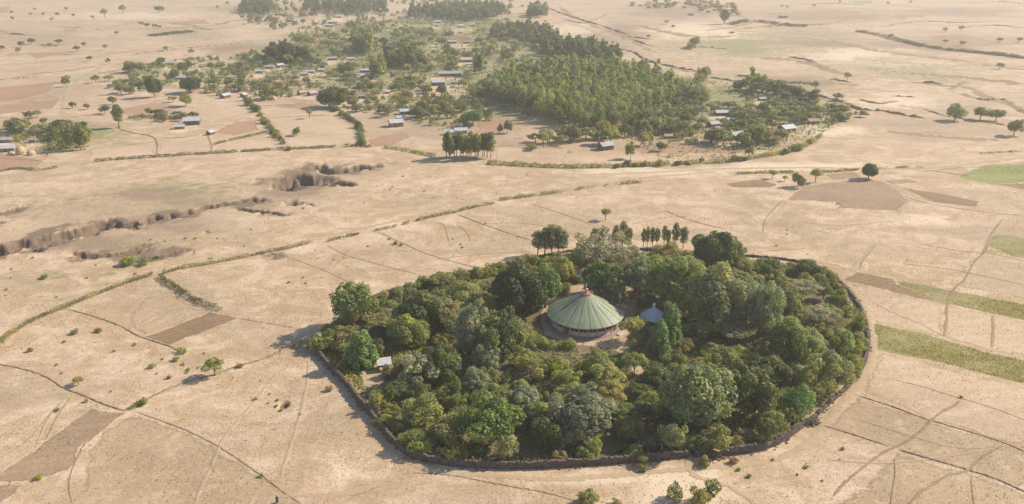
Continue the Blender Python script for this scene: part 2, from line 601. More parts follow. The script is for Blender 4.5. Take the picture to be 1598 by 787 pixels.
# village houses: u, v(base), width px of the roof, turn, wall, roof, label
HOUSES = [
    (300, 194, 26, 12, 'mud_dark', 'tin', 'largest tin roofed house of the left homestead among fields, beside a smaller one'),
    (281, 201, 16, 12, 'mud', 'tin', 'smaller tin roofed house touching the lower left of the largest left homestead house'),
    (329, 210, 11, 70, 'mud_dark', 'tin', 'little hut with bright tin roof at the corner of a brown field'),
    (352, 153, 14, 60, 'mud_dark', 'tin', 'dark walled hut with bright tin roof on the field edge, left one of two'),
    (381, 151, 10, 75, 'mud_dark', 'tin', 'dark walled hut with tin roof beside a green hedge top, right one of two'),
    (318, 103, 13, 5, 'mud', 'tin', 'small white roofed house alone in the upper left greenery'),
    (266, 102, 15, 8, 'mud', 'tin_dull', 'dull roofed low house among bushes at the upper left'),
    (282, 125, 17, 10, 'mud', 'tin_dull', 'grey roofed house behind a round dark bush, upper left'),
    (14, 236, 23, 14, 'mud', 'tin', 'tin roofed house with lit mud wall beside the two haystacks at the left edge'),
    (8, 222, 24, 5, 'mud', 'tin_dull', 'wide pale roofed house behind the one beside the haystacks'),
    (52, 222, 11, 10, 'mud', 'tin_rust', 'small low house half hidden by bushes right of the left edge houses'),
    (519, 37, 15, 4, 'mud', 'tin', 'far white roofed house, upper one of two in the top village'),
    (514, 42, 13, 4, 'mud', 'tin', 'far white roofed house, lower one of two in the top village'),
    (529, 28, 8, 4, 'mud', 'tin_dull', 'tiny far house with dull roof above two white roofed ones'),
    (684, 36, 10, 5, 'mud', 'tin', 'far white house below the long top eucalyptus grove'),
    (681, 41, 8, 5, 'mud', 'tin_dull', 'small far house just under the white house below the top grove'),
    (719, 43, 11, 10, 'mud', 'tin', 'far house with bright roof at the right end of the top village'),
    (737, 41, 9, 10, 'mud_dark', 'tin_dull', 'far brown walled house at the right end of the top village'),
    (718, 52, 8, 0, 'mud', 'tin', 'far flat pale roofed hut below the right end of the top village'),
    (705, 68, 16, 5, 'mud_dark', 'tin_dull', 'low dark walled house in the village between dry trees'),
    (727, 68, 15, 5, 'mud', 'tin_rust', 'low rusty roofed house right beside the dark walled house'),
    (681, 70, 6, 0, 'mud', 'tin', 'very small white roofed hut left of the dark walled house'),
    (437, 105, 11, 35, 'mud', 'tin', 'pale gabled house in front of the dark tree clump at left centre'),
    (421, 107, 15, 4, 'mud', 'tin_dull', 'flat pale roofed house left of the gabled one before the dark clump'),
    (405, 114, 12, 6, 'mud', 'tin', 'pale house at the left foot of the dark tree clump'),
    (519, 94, 16, 5, 'mud_dark', 'tin_dull', 'low dark walled house at the lower edge of a bare field'),
    (548, 94, 13, 4, 'mud', 'tin', 'bright roofed house right of the low dark walled house by the bare field'),
    (485, 114, 13, 4, 'mud', 'tin', 'white roofed house, upper right one of a pair above a green garden'),
    (475, 118, 13, 4, 'mud', 'tin_dull', 'grey roofed house, lower left one of a pair above a green garden'),
    (502, 112, 12, 4, 'mud', 'tin', 'white roofed hut at the left of the green garden trees'),
    (570, 113, 17, 4, 'mud_dark', 'tin', 'white roofed house behind another, left of a tall dark tree'),
    (573, 122, 21, 4, 'mud_dark', 'tin', 'long white roofed house in front of its neighbour, left of a tall dark tree'),
    (729, 97, 21, 6, 'mud', 'tin', 'white roofed house at the left of the second wood in the village centre'),
    (702, 119, 37, 10, 'mud_dark', 'tin_dull', 'very long low building with pale roof in the village centre'),
    (684, 133, 21, 8, 'mud_dark', 'tin', 'grey roofed dark walled house below the very long building'),
    (710, 131, 15, 4, 'mud', 'tin_dull', 'low pale roofed house right of the dark walled one below the long building'),
    (487, 149, 13, 50, 'mud_dark', 'tin_dull', 'gabled hut beside the big round dark tree'),
    (471, 148, 12, 50, 'mud', 'thatch', 'thatched hut left of the gabled hut by the big round dark tree'),
    (605, 146, 8, 10, 'mud', 'tin', 'tiny bright roof among bushes in the middle of the village'),
    (565, 153, 10, 0, 'mud_dark', 'tin_dull', 'dim hut under trees right of the big round dark tree'),
    (633, 178, 20, 14, 'mud_dark', 'tin', 'pale roofed house, uppermost of three near the front middle of the village'),
    (624, 187, 12, 20, 'mud', 'tin', 'small pale roofed house, middle one of three near the front middle'),
    (618, 197, 22, 24, 'mud', 'tin', 'pale roofed house with brown walls, lowest of three near the front middle'),
    (719, 208, 21, 16, 'mud', 'tin', 'pale roofed house peeping above the front eucalyptus clump'),
    (700, 210, 13, 10, 'mud', 'tin', 'smaller pale roofed house left behind the front eucalyptus clump'),
    (808, 104, 20, 2, 'mud', 'tin', 'flat white roofed house between the plantation and the wood above it'),
    (945, 233, 22, 28, 'mud_dark', 'tin_dull', 'brown hut with pale roof alone at the front edge below the plantation'),
    (1127, 180, 25, 6, 'mud_dark', 'tin', 'large bright white roofed building right of the plantation'),
    (1189, 157, 12, 12, 'mud', 'tin_dull', 'small grey roofed house in the back of the right hand village'),
    (1137, 190, 10, 30, 'mud', 'tin', 'small pale roofed hut below the large bright white roofed building'),
    (1113, 198, 17, 25, 'mud_dark', 'tin_dull', 'grey roofed house left below the large bright white roofed building'),
    (1118, 204, 8, 10, 'mud', 'tin', 'tiny white roof just under the grey roofed house on the right'),
    (1227, 206, 24, 25, 'mud_dark', 'tin', 'pale roofed dark fronted house at the right end of the village'),
    (1149, 217, 24, 30, 'mud_dark', 'tin_dull', 'dark fronted house under trees at the front of the right hand village'),
    (1268, 193, 19, 10, 'mud', 'thatch', 'low brown roofed house at the far right tip of the village'),
    (1043, 216, 16, 8, 'mud', 'thatch', 'dull thatched hut at the front edge between plantation and right hand village'),
    (1222, 28, 13, 3, 'mud_dark', 'tin_rust', 'lone brown building far off in the upper right plain'),
    (1078, 24, 9, 3, 'mud', 'tin_rust', 'tiny far house on the scrubby rise at the top'),
    (1142, 52, 8, 3, 'mud', 'tin_dull', 'tiny far pale house right of the scrubby rise'),
]

# soft colour zones of the sheet: (u, v, ru, rv, channel 0 green 1 brown 2 pale, strength)
ZONES = [
    (100, 378, 130, 20, 1, .62), (240, 352, 120, 16, 1, .5), (180, 392, 120, 14, 1, .55), (470, 288, 60, 24, 1, .8), (440, 300, 50, 20, 1, .6), (535, 270, 70, 12, 1, .5), (310, 318, 110, 16, 1, .5), (400, 322, 80, 12, 1, .4),
    (250, 305, 120, 26, 1, .55), (300, 292, 150, 22, 0, .32), (150, 345, 150, 40, 1, .35), (60, 340, 90, 30, 0, .22), (215, 385, 110, 22, 0, .26),
    (240, 395, 60, 14, 1, .5), (480, 290, 80, 26, 1, .35), (110, 320, 200, 26, 0, .25), (480, 335, 120, 30, 0, .18), (90, 430, 120, 16, 0, .22), (60, 470, 90, 18, 0, .22), (640, 300, 140, 26, 0, .16),
    (180, 300, 20, 10, 1, .4), (600, 385, 160, 20, 1, .18), (620, 320, 160, 14, 1, .16),
    # village ground
    (560, 100, 260, 48, 0, .62), (700, 60, 200, 40, 0, .62), (860, 130, 190, 70, 0, .7), (1130, 175, 190, 48, 0, .75), (690, 180, 120, 22, 0, .4), (230, 110, 60, 16, 0, .5), (300, 118, 80, 14, 0, .45),
    (120, 210, 90, 26, 0, .42), (700, 195, 180, 36, 1, .36), (780, 200, 90, 44, 1, .42), (560, 175, 150, 30, 1, .22), (430, 150, 130, 18, 1, .25), (1060, 215, 150, 22, 1, .4), (280, 50, 90, 10, 0, .40), (250, 130, 60, 8, 0, .6),
    (950, 235, 120, 14, 1, .35), (480, 60, 100, 14, 0, .35), (390, 15, 120, 10, 0, .4), (185, 225, 70, 8, 0, .35), (480, 155, 30, 8, 0, .5),
    (1230, 170, 110, 22, 0, .5), (1130, 205, 120, 20, 0, .4),
    # upper right valley
    (1250, 60, 120, 30, 0, 0.40), (1150, 70, 120, 30, 0, 0.46), (1400, 110, 160, 26, 0, 0.37), (1500, 70, 160, 16, 1, 0.56), (1350, 70, 130, 12, 1, 0.56), (1280, 25, 160, 14, 1, 0.53), (1500, 20, 140, 10, 1, 0.56), (1050, 20, 130, 14, 1, 0.54),
    (960, 55, 70, 26, 1, 0.56), (1100, 50, 110, 14, 2, 0.78), (1330, 85, 100, 16, 2, 0.85), (1420, 160, 120, 16, 2, 0.70), (1250, 130, 70, 14, 1, 0.65), (1500, 165, 90, 20, 1, 0.39), (1440, 195, 110, 14, 1, 0.34), (900, 50, 60, 16, 2, 0.78), (1400, 100, 90, 8, 2, 0.78),
    (1490, 215, 150, 12, 1, 0.34), (1300, 205, 60, 10, 2, 0.78),
    # far left plain
    (60, 60, 120, 20, 1, 0.39), (130, 60, 160, 40, 1, 0.24), (60, 150, 110, 26, 1, 0.45), (300, 60, 90, 12, 1, 0.45), (200, 25, 160, 10, 2, 0.52), (300, 60, 140, 12, 2, 0.45), (60, 195, 120, 14, 1, 0.38), (250, 175, 110, 12, 1, 0.39), (380, 75, 90, 8, 1, 0.60),
    # fields near the grove
    (1420, 345, 60, 10, 2, .8), (1150, 330, 120, 30, 2, .22), (1280, 380, 120, 30, 1, .12), (760, 350, 130, 20, 2, .22), (1060, 760, 120, 36, 2, .8), (950, 745, 160, 14, 2, .7), (1000, 270, 130, 10, 2, .6), (1200, 262, 200, 8, 2, .7), (560, 740, 120, 18, 2, .45),
    (620, 352, 90, 9, 2, .55), (480, 388, 70, 9, 2, .5), (350, 410, 70, 8, 2, .4), (150, 455, 90, 8, 2, .3), (1420, 395, 90, 14, 1, .22), (1240, 740, 100, 30, 1, .12), (1400, 640, 100, 30, 1, .22), (1420, 720, 60, 20, 1, .2), (330, 690, 120, 50, 1, .16), (150, 740, 70, 30, 2, .3),
    (530, 600, 70, 40, 1, .1), (250, 650, 30, 10, 1, .2), (60, 620, 90, 30, 2, .25), (480, 690, 90, 30, 1, .12),
]


YARDS = [(h_[0] - 3, h_[1] + 3, max(13, h_[2] * .95), 5) for h_ in HOUSES]


def before_house(u, v, k=13):
    """true where a tree would stand in a yard or right before a house"""
    return any(abs(u - h_[0]) < h_[2] * .62 + 2 and -3 < v - h_[1] < k for h_ in HOUSES)


def build_ground():
    vs = np.concatenate([np.arange(960, 424, -2.0), np.arange(424, 240, -1.0), np.arange(240, -40, -1.7), np.linspace(-40, -76, 24)])
    us = np.concatenate([np.arange(-900, -60, 40.0), np.arange(-60, 620, 2.0), np.arange(620, 1650, 3.2), np.arange(1650, 2560, 40.0)])
    ys = np.array([G(UC, b).y for b in vs])
    ys = np.concatenate([[-400.0, 0.0], ys])
    Y0 = 60.0                                   # columns fan out from behind the camera
    ref = G(UC, 500).y
    xs = (us - UC) * mpp(500)
    X = np.outer((ys + Y0) / (ref + Y0), xs)
    X[0], X[1] = X[2] * 4, X[2] * 2.5
    Yg = np.repeat(ys[:, None], len(xs), 1)
    x, y = X.ravel(), Yg.ravel()
    z, soil = carve(x, y)
    u, v = UV(x, np.maximum(y, 60))
    zone = np.zeros((len(x), 4), np.float32)
    zone[:, 3] = 1
    wu = (fbm(x * .018, y * .018, 3) - .5) * 1.1
    wv_ = (fbm(x * .018, y * .018, 23) - .5) * 1.1
    for cu, cv, ru, rv, ch, st in ZONES:
        q = np.hypot((u - cu) / ru + wu, (v - cv) / rv + wv_)
        zone[:, ch] = np.maximum(zone[:, ch], st * np.clip(1.35 - q, 0, 1))
    for cu, cv, ru, rv in YARDS:                # trodden earth round the houses
        q = np.hypot((u - cu) / ru + wu * .5, (v - cv) / rv + wv_ * .5)
        yd = np.clip(1.3 - q, 0, 1)
        zone[:, 0] *= 1 - yd
        zone[:, 2] = np.maximum(zone[:, 2], yd * .5)
    nr, nc = X.shape
    i = np.arange(nr - 1)[:, None] * nc + np.arange(nc - 1)[None]
    F = np.stack([i, i + 1, i + nc + 1, i + nc], -1).reshape(-1, 4)
    me = mesh_np('ground', np.stack([x, y, z], 1), F, M['ground'], {'zone': zone, 'soil': soil}, smooth=True)
    tag(link('ground', me), kind='structure')


build_ground()

# ------------------------------------------------------------------ fields, tracks, banks
ZL = {'field': [], 'track': []}


def layer(kind, P):
    """height of a thin sheet: sheets whose outlines overlap lie 4 mm apart, tracks above fields"""
    bb = (min(p.x for p in P) - 3, max(p.x for p in P) + 3, min(p.y for p in P) - 3, max(p.y for p in P) + 3)
    used = {k for k, q in ZL[kind] if bb[0] < q[1] and q[0] < bb[1] and bb[2] < q[3] and q[2] < bb[3]}
    k = max(used, default=-1) + 1
    ZL[kind].append((k, bb))
    return (0.012 if kind == 'field' else 0.11) + k * 0.004


def field(name, px, mat, jit=0.6, edge_w=2.0):
    """ragged field sheet with a faded rim: outer ring edge = 0, inner ring edge = 1"""
    P = [G(a, b) for a, b in px]
    pts = []
    for i in range(len(P)):
        a, b = P[i], P[(i + 1) % len(P)]
        n = max(1, int((b - a).length / 3.0))
        for k in range(n):
            p = a.lerp(b, k / n)
            pts.append(p + Vector((rng.uniform(-jit, jit), rng.uniform(-jit, jit), 0)))
    n = len(pts)
    area = sum(pts[i].x * pts[(i + 1) % n].y - pts[(i + 1) % n].x * pts[i].y for i in range(n))
    sg = 1 if area > 0 else -1
    z = layer('field', P)
    c = sum(pts, Vector()) / n
    inner = [p + (c - p) * min(.45, edge_w * 1.3 / max((c - p).length, .1)) for p in pts]
    bm = bmesh.new()
    vo = [bm.verts.new((p.x, p.y, .004)) for p in pts]
    vi = [bm.verts.new((p.x, p.y, z)) for p in inner]
    for i in range(n):
        j = (i + 1) % n
        bm.faces.new((vo[i], vo[j], vi[j], vi[i]))
    f = bm.faces.new(vi)
    bmesh.ops.triangulate(bm, faces=[f])
    bmesh.ops.recalc_face_normals(bm, faces=bm.faces)
    if sum(fc.normal.z for fc in bm.faces) < 0:
        bmesh.ops.reverse_faces(bm, faces=bm.faces)
    me = bpy.data.meshes.new(name)
    bm.to_mesh(me)
    bm.free()
    me.materials.append(mat)
    a = me.attributes.new('edge', 'FLOAT', 'POINT')
    a.data.foreach_set('value', np.array([0.0] * n + [1.0] * n, np.float32))
    return tag(link(name, me), kind='structure')


def ribbon(name, px, width, mat, wob=0.3):
    L = smooth_line(px, 5)
    P = [G(a, b) for a, b in L]
    z = layer('track', P)
    V, E = [], []
    for i, p in enumerate(P):
        t = (P[min(i + 1, len(P) - 1)] - P[max(i - 1, 0)]).normalized()
        nn = Vector((-t.y, t.x, 0))
        wd = width * (1 + rng.uniform(-wob, wob)) / 2
        off = nn * rng.uniform(-wob, wob) * width * (.25 if wob < .5 else .45)
        taper = min(1, i / 4 + .2, (len(P) - 1 - i) / 4 + .2)
        for s, e in ((-1, 0), (-.45, taper), (.45, taper), (1, 0)):
            q = p + off + nn * s * wd
            V.append((q.x, q.y, z if abs(s) < 1 else .004))
            E.append(e)
    F = [(i * 4 + k, i * 4 + 4 + k, i * 4 + 5 + k, i * 4 + 1 + k) for i in range(len(P) - 1) for k in range(3)]
    me = mesh_np(name, V, F, mat, {'edge': E})
    return tag(link(name, me), kind='structure')


def bank(px, h, width, mat, name='field_bank', wob=.35):
    """low earth bank: steep towards the camera, gentle behind"""
    if name == 'gully_bank':
        h, width, wob = h * .6, width * .9, .8
    if name == 'field_bank':
        h, width = h * .36, width * .55
    L = smooth_line(px, 4)
    P = [G(a, b) for a, b in L]
    V = []
    for i, p in enumerate(P):
        t = (P[min(i + 1, len(P) - 1)] - P[max(i - 1, 0)]).normalized()
        nn = Vector((-t.y, t.x, 0))
        if nn.y < 0:
            nn = -nn
        hh = h * (1 + rng.uniform(-wob, wob)) * min(1, i / 3 + .15, (len(P) - 1 - i) / 3 + .15)
        off = nn * rng.uniform(-.25, .25) * width
        for s, k in ((-.5, -.05), (-.28, .85), (.0, 1.0), (1.1, -.05)):
            q = p + off + nn * s * width
            V.append((q.x, q.y, hh * k if k > 0 else -.05))
    F = [(i * 4 + k, i * 4 + 4 + k, i * 4 + 5 + k, i * 4 + 1 + k) for i in range(len(P) - 1) for k in range(3)]
    me = mesh_np(name, V, F, mat, {'edge': np.ones(len(V))})
    return tag(link(name, me), kind='structure')


M['plough'] = earth('ploughed_soil', (0.30, 0.195, 0.105), (0.19, 0.12, 0.065), (0.41, 0.28, 0.16), rows=(R(60), 2.2, .5), edge=.5)
M['plough_flat'] = earth('fallow_soil', (0.35, 0.24, 0.148), (0.235, 0.158, 0.095), (0.45, 0.32, 0.20), rows=(R(75), 3, .3), edge=.3)
M['plough_red'] = earth('red_fallow_soil', (0.37, 0.225, 0.14), (0.29, 0.17, 0.10), (0.46, 0.30, 0.19), rows=(R(80), 4, .25), edge=.2)
M['stubble'] = earth('stubble_field', (0.47, 0.335, 0.20), (0.31, 0.215, 0.125), (0.59, 0.445, 0.29), rows=(R(20), 3.5, .2), edge=.25)
M['stubble_pink'] = earth('pale_stubble_field', (0.53, 0.38, 0.24), (0.36, 0.25, 0.15), (0.64, 0.485, 0.335), rows=(R(80), 5, .2), edge=.2)
M['crop'] = earth('green_crop', (0.34, 0.275, 0.13), (0.20, 0.155, 0.075), (0.42, 0.34, 0.17), rows=(R(17), 1.2, .15), edge=.45, green=(0.24, 0.225, 0.075))
M['crop_bright'] = earth('bright_green_crop', (0.29, 0.28, 0.11), (0.2, 0.2, 0.075), (0.31, 0.32, 0.12), rows=(R(10), 4, .2), edge=.25, green=(0.235, 0.25, 0.08))
M['path'] = earth('trodden_path', (0.57, 0.425, 0.265), (0.48, 0.34, 0.20), (0.64, 0.49, 0.325), edge=.5, fleck=.4, cover=.62)
M['path_dark'] = earth('worn_track', (0.38, 0.27, 0.15), (0.27, 0.185, 0.10), (0.48, 0.35, 0.21), edge=.7, fleck=.5, cover=.75)
M['bank'] = earth('bank_soil', (0.34, 0.24, 0.135), (0.22, 0.15, 0.085), (0.44, 0.32, 0.19))
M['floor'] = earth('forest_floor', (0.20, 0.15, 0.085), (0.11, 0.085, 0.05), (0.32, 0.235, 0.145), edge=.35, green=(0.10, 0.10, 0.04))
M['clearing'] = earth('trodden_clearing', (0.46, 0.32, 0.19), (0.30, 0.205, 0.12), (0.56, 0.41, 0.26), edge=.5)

field('ploughed_field', [(1336, 423), (1400, 436), (1407, 446), (1396, 456), (1387, 455), (1315, 436)], M['plough'])
field('crop_strip', [(1405, 437), (1486, 453), (1598, 474), (1680, 489), (1680, 516), (1598, 500), (1542, 489), (1473, 474), (1392, 456)], M['crop'])
field('crop_strip', [(1360, 503), (1471, 528), (1547, 550), (1598, 561), (1690, 582), (1690, 622), (1598, 600), (1527, 583), (1450, 563), (1365, 544)], M['crop'])
field('crop_field', [(1493, 277), (1515, 266), (1535, 257), (1598, 255), (1690, 253), (1690, 292), (1598, 285), (1547, 288)], M['crop_bright'])
field('ploughed_field', [(1549, 288), (1598, 286), (1690, 293), (1690, 308), (1598, 296)], M['plough'])
field('crop_field', [(1551, 365), (1598, 371), (1690, 384), (1690, 420), (1598, 404), (1532, 394)], M['crop'])
field('ploughed_field', [(1408, 293), (1474, 303), (1530, 315), (1524, 324), (1452, 315)], M['plough'])
field('ploughed_field', [(1398, 444), (1440, 458), (1470, 469), (1462, 471), (1430, 466), (1388, 455)], M['plough'])
field('fallow_field', [(1228, 312), (1252, 290), (1350, 280), (1379, 284), (1420, 312), (1401, 330), (1309, 325), (1306, 316)], M['plough_flat'])
field('fallow_field', [(1379, 282), (1417, 279), (1436, 285), (1389, 288)], M['plough_flat'])
field('fallow_field', [(1287, 271), (1335, 268), (1347, 278), (1298, 281)], M['plough_flat'])
field('ploughed_field', [(1130, 287), (1178, 280), (1216, 288), (1203, 293), (1143, 293)], M['plough'])
field('fallow_field', [(1550, 300), (1600, 298), (1680, 310), (1680, 322), (1590, 318)], M['stubble'])
field('ploughed_field', [(0, 741), (60, 697), (142, 638), (170, 638), (196, 643), (174, 659), (150, 680), (129, 698), (118, 722), (105, 738), (70, 745), (37, 752), (-40, 754)], M['plough_flat'])
field('ploughed_field', [(-40, 757), (36, 755), (22, 770), (0, 790), (-40, 800)], M['plough_flat'])
field('ploughed_field', [(262, 540), (226, 526), (285, 504), (330, 487), (372, 497), (320, 517)], M['plough'], edge_w=.8)
field('ploughed_field', [(222, 524), (207, 511), (262, 490), (300, 479), (327, 485)], M['stubble'])
field('fallow_field', [(199, 494), (228, 464), (265, 456), (303, 478), (258, 491), (206, 510)], M['stubble'])
for q in ([(-60, 137), (0, 137), (89, 127), (76, 143), (32, 156), (-60, 160)], [(-60, 166), (0, 165), (95, 154), (83, 170), (0, 178), (-60, 179)], [(41, 83), (121, 80), (57, 92)],
          [(318, 84), (400, 73), (402, 83), (321, 86)], [(330, 208), (365, 191), (402, 187), (404, 203), (372, 212)], [(572, 220), (590, 213), (629, 207), (644, 213), (610, 228), (580, 229)],
          [(255, 35), (318, 31), (330, 38), (268, 39)], [(0, 238), (66, 250), (60, 262), (-40, 268), (-60, 244)], [(180, 172), (240, 160), (290, 166), (262, 176), (200, 180)],
          [(1395, 22), (1450, 22), (1440, 27), (1400, 27)], [(1500, 15), (1540, 16), (1560, 24), (1520, 27), (1495, 24)], [(1440, 58), (1500, 53), (1560, 66), (1598, 70), (1500, 66)],
          [(1265, 20), (1345, 18), (1330, 30), (1270, 27)], [(0, 12), (15, 10), (12, 20), (-40, 22)], [(100, 45), (120, 44), (118, 50), (98, 50)], [(1380, 26), (1420, 24), (1410, 32)],
          [(980, 228), (1060, 222), (1110, 232), (1180, 236), (1150, 240), (1000, 240)], [(800, 235), (870, 228), (900, 238), (850, 250)]):
    field('fallow_field', q, M['plough_red'], edge_w=3)
for q in ([(410, 168), (470, 160), (505, 164), (430, 172)], [(520, 146), (560, 140), (590, 150), (545, 158)], [(640, 160), (700, 156), (730, 166), (670, 172)], [(742, 190), (775, 182), (800, 196), (770, 210), (748, 206)], [(740, 165), (768, 160), (772, 178), (752, 184)], [(600, 150), (640, 146), (648, 154), (610, 158)],
          [(470, 60), (520, 56), (540, 64), (490, 70)], [(590, 76), (640, 72), (660, 80), (610, 84)], [(690, 56), (740, 54), (745, 60), (700, 63)], [(410, 128), (470, 124), (480, 132), (420, 136)], [(1170, 196), (1205, 192), (1222, 202), (1190, 208)], [(1090, 196), (1110, 192), (1116, 200), (1098, 204)], [(560, 60), (600, 57), (606, 62), (566, 65)], [(340, 112), (385, 108), (390, 114), (350, 118)]):
    field('fallow_field', q, M['plough_red'], edge_w=3)
for q in ([(136, 251), (140, 234), (243, 222), (240, 246)], [(247, 243), (250, 224), (327, 213), (332, 240)], [(332, 236), (345, 225), (418, 212), (432, 232)], [(333, 222), (352, 214), (392, 206), (418, 206), (340, 224)],
          [(455, 232), (420, 184), (520, 182), (553, 200), (555, 226)], [(405, 172), (425, 166), (512, 178), (420, 186)], [(262, 186), (278, 176), (380, 160), (394, 176), (330, 190), (310, 186)],
          [(770, 254), (775, 230), (890, 232), (880, 258)], [(0, 205), (40, 187), (62, 196), (45, 206)]):
    field('stubble_field', q, M['stubble_pink'], edge_w=1.5)
field('green_garden', [(138, 204), (162, 199), (173, 207), (146, 214)], M['crop_bright'])
field('crop_field', [(1330, 2), (1362, 1), (1360, 6), (1332, 5)], M['crop_bright'])
field('stubble_field', [(215, 645), (298, 676), (346, 701), (408, 742), (470, 785), (500, 830), (90, 830), (100, 790), (130, 745), (133, 704), (175, 662)], M['stubble'], edge_w=3)
field('stubble_field', [(1400, 704), (1506, 734), (1598, 769), (1660, 800), (1660, 850), (1300, 850), (1290, 800)], M['stubble'], edge_w=3)
field('stubble_field', [(1292, 664), (1387, 699), (1506, 732), (1600, 764), (1640, 720), (1561, 690), (1448, 656), (1338, 620)], M['stubble'], edge_w=2)
field('stubble_field', [(1476, 444), (1542, 382), (1598, 406), (1640, 422), (1640, 474), (1560, 460)], M['stubble_pink'], edge_w=2)
field('stubble_field', [(1475, 478), (1545, 492), (1620, 508), (1620, 560), (1545, 547), (1472, 526)], M['stubble_pink'], edge_w=1.2)
field('stubble_field', [(1335, 445), (1390, 458), (1470, 478), (1468, 525), (1356, 499), (1345, 470)], M['stubble_pink'], edge_w=1.2)
field('stubble_field', [(1345, 610), (1375, 552), (1450, 568), (1598, 606), (1640, 620), (1640, 700), (1561, 688), (1448, 654)], M['stubble_pink'], edge_w=1.5)

# tracks: pale ones are trodden bare, dark ones hold old wheel ruts and dry weeds
for p, wd in (([(1368, 378), (1356, 395), (1338, 412), (1318, 430), (1308, 442)], 3.2), ([(1318, 440), (1334, 455), (1346, 472), (1356, 498), (1364, 535), (1362, 556), (1350, 582), (1336, 604), (1312, 630), (1292, 655), (1270, 682), (1235, 706), (1190, 722), (1130, 728), (1060, 733), (960, 742), (860, 748), (760, 742), (690, 737), (645, 725)], 2.6),
              ([(240, 430), (330, 404), (400, 391), (480, 376), (560, 358), (640, 340), (720, 323), (780, 310), (870, 298), (960, 284), (1010, 277), (1120, 268)], 4.2),
              ([(0, 528), (60, 488), (140, 456), (240, 426)], 2.5), ([(900, 273), (1000, 270), (1120, 264), (1260, 262), (1440, 263), (1598, 246)], 5),
              ([(481, 562), (478, 606), (462, 670), (448, 712), (437, 748)], 1.3), ([(470, 555), (440, 578), (419, 598), (395, 630), (371, 657), (350, 684), (339, 704), (330, 728), (313, 762), (300, 800)], 1.2),
              ([(470, 790), (510, 776), (565, 764), (620, 745), (650, 738)], 3.2), ([(437, 775), (500, 772), (560, 772)], 2), ([(1228, 312), (1222, 325), (1205, 345), (1192, 362)], 3), ([(1345, 278), (1380, 285), (1410, 300), (1450, 313)], 2.4), ([(1420, 313), (1410, 322), (1400, 335)], 2.4),
              ([(1080, 712), (1075, 728), (1090, 745), (1140, 760), (1180, 787), (1200, 820)], 2.4), ([(1000, 540), (1004, 566), (1012, 588)], 2.2), ([(1360, 470), (1390, 486), (1440, 507), (1475, 526)], 1.6),
              ([(0, 165), (90, 140), (110, 120)], 4), ([(95, 180), (108, 140), (140, 115), (190, 90)], 5), ([(1598, 470), (1680, 480)], 2), ([(1340, 655), (1480, 697), (1560, 698), (1400, 722), (1290, 718)], .8),
              ([(720, 336), (760, 352), (830, 375)], 1), ([(55, 700), (75, 655), (95, 630), (112, 612)], 1.2)):
    ribbon('footpath', p, wd * .85, M['path'])
for p, wd in (([(1500, 622), (1492, 632), (1470, 643), (1453, 656), (1438, 672), (1414, 690), (1387, 702), (1366, 715), (1337, 738), (1312, 760), (1296, 780)], 1.5), ([(1561, 698), (1535, 712), (1508, 735), (1480, 742), (1456, 756), (1435, 770), (1416, 790)], 1.5),
              ([(1396, 715), (1397, 740), (1392, 770), (1388, 800)], .9), ([(1515, 742), (1518, 770), (1522, 800)], .9), ([(1480, 470), (1477, 485), (1478, 500), (1473, 526)], 2.0), ([(1549, 490), (1550, 510), (1548, 545)], 2.2),
              ([(1552, 368), (1535, 395), (1520, 410), (1505, 437), (1490, 450), (1476, 475)], 1.6), ([(1566, 340), (1548, 365), (1533, 395)], 1.8), ([(1366, 382), (1352, 400), (1340, 414)], 1.4), ([(1222, 312), (1200, 335), (1192, 350), (1190, 366)], 1.6),
              ([(1366, 385), (1348, 405), (1342, 420)], 1.2), ([(703, 384), (698, 366), (693, 352), (675, 345)], 1), ([(735, 382), (730, 365), (710, 348)], 1), ([(516, 425), (530, 408), (545, 390)], .9), ([(70, 690), (90, 650), (110, 620)], .8), ([(0, 715), (40, 690), (75, 650), (95, 628)], .7),
              ([(335, 740), (330, 722), (340, 704)], .8), ([(1160, 400), (1200, 392), (1260, 388)], .8), ([(0, 770), (14, 760), (18, 745)], .9), ([(113, 787), (108, 760), (112, 735), (128, 700)], .9), ([(1598, 260), (1500, 262), (1440, 268)], 2.4)):
    ribbon('track', p, wd * .55, M['path_dark'])

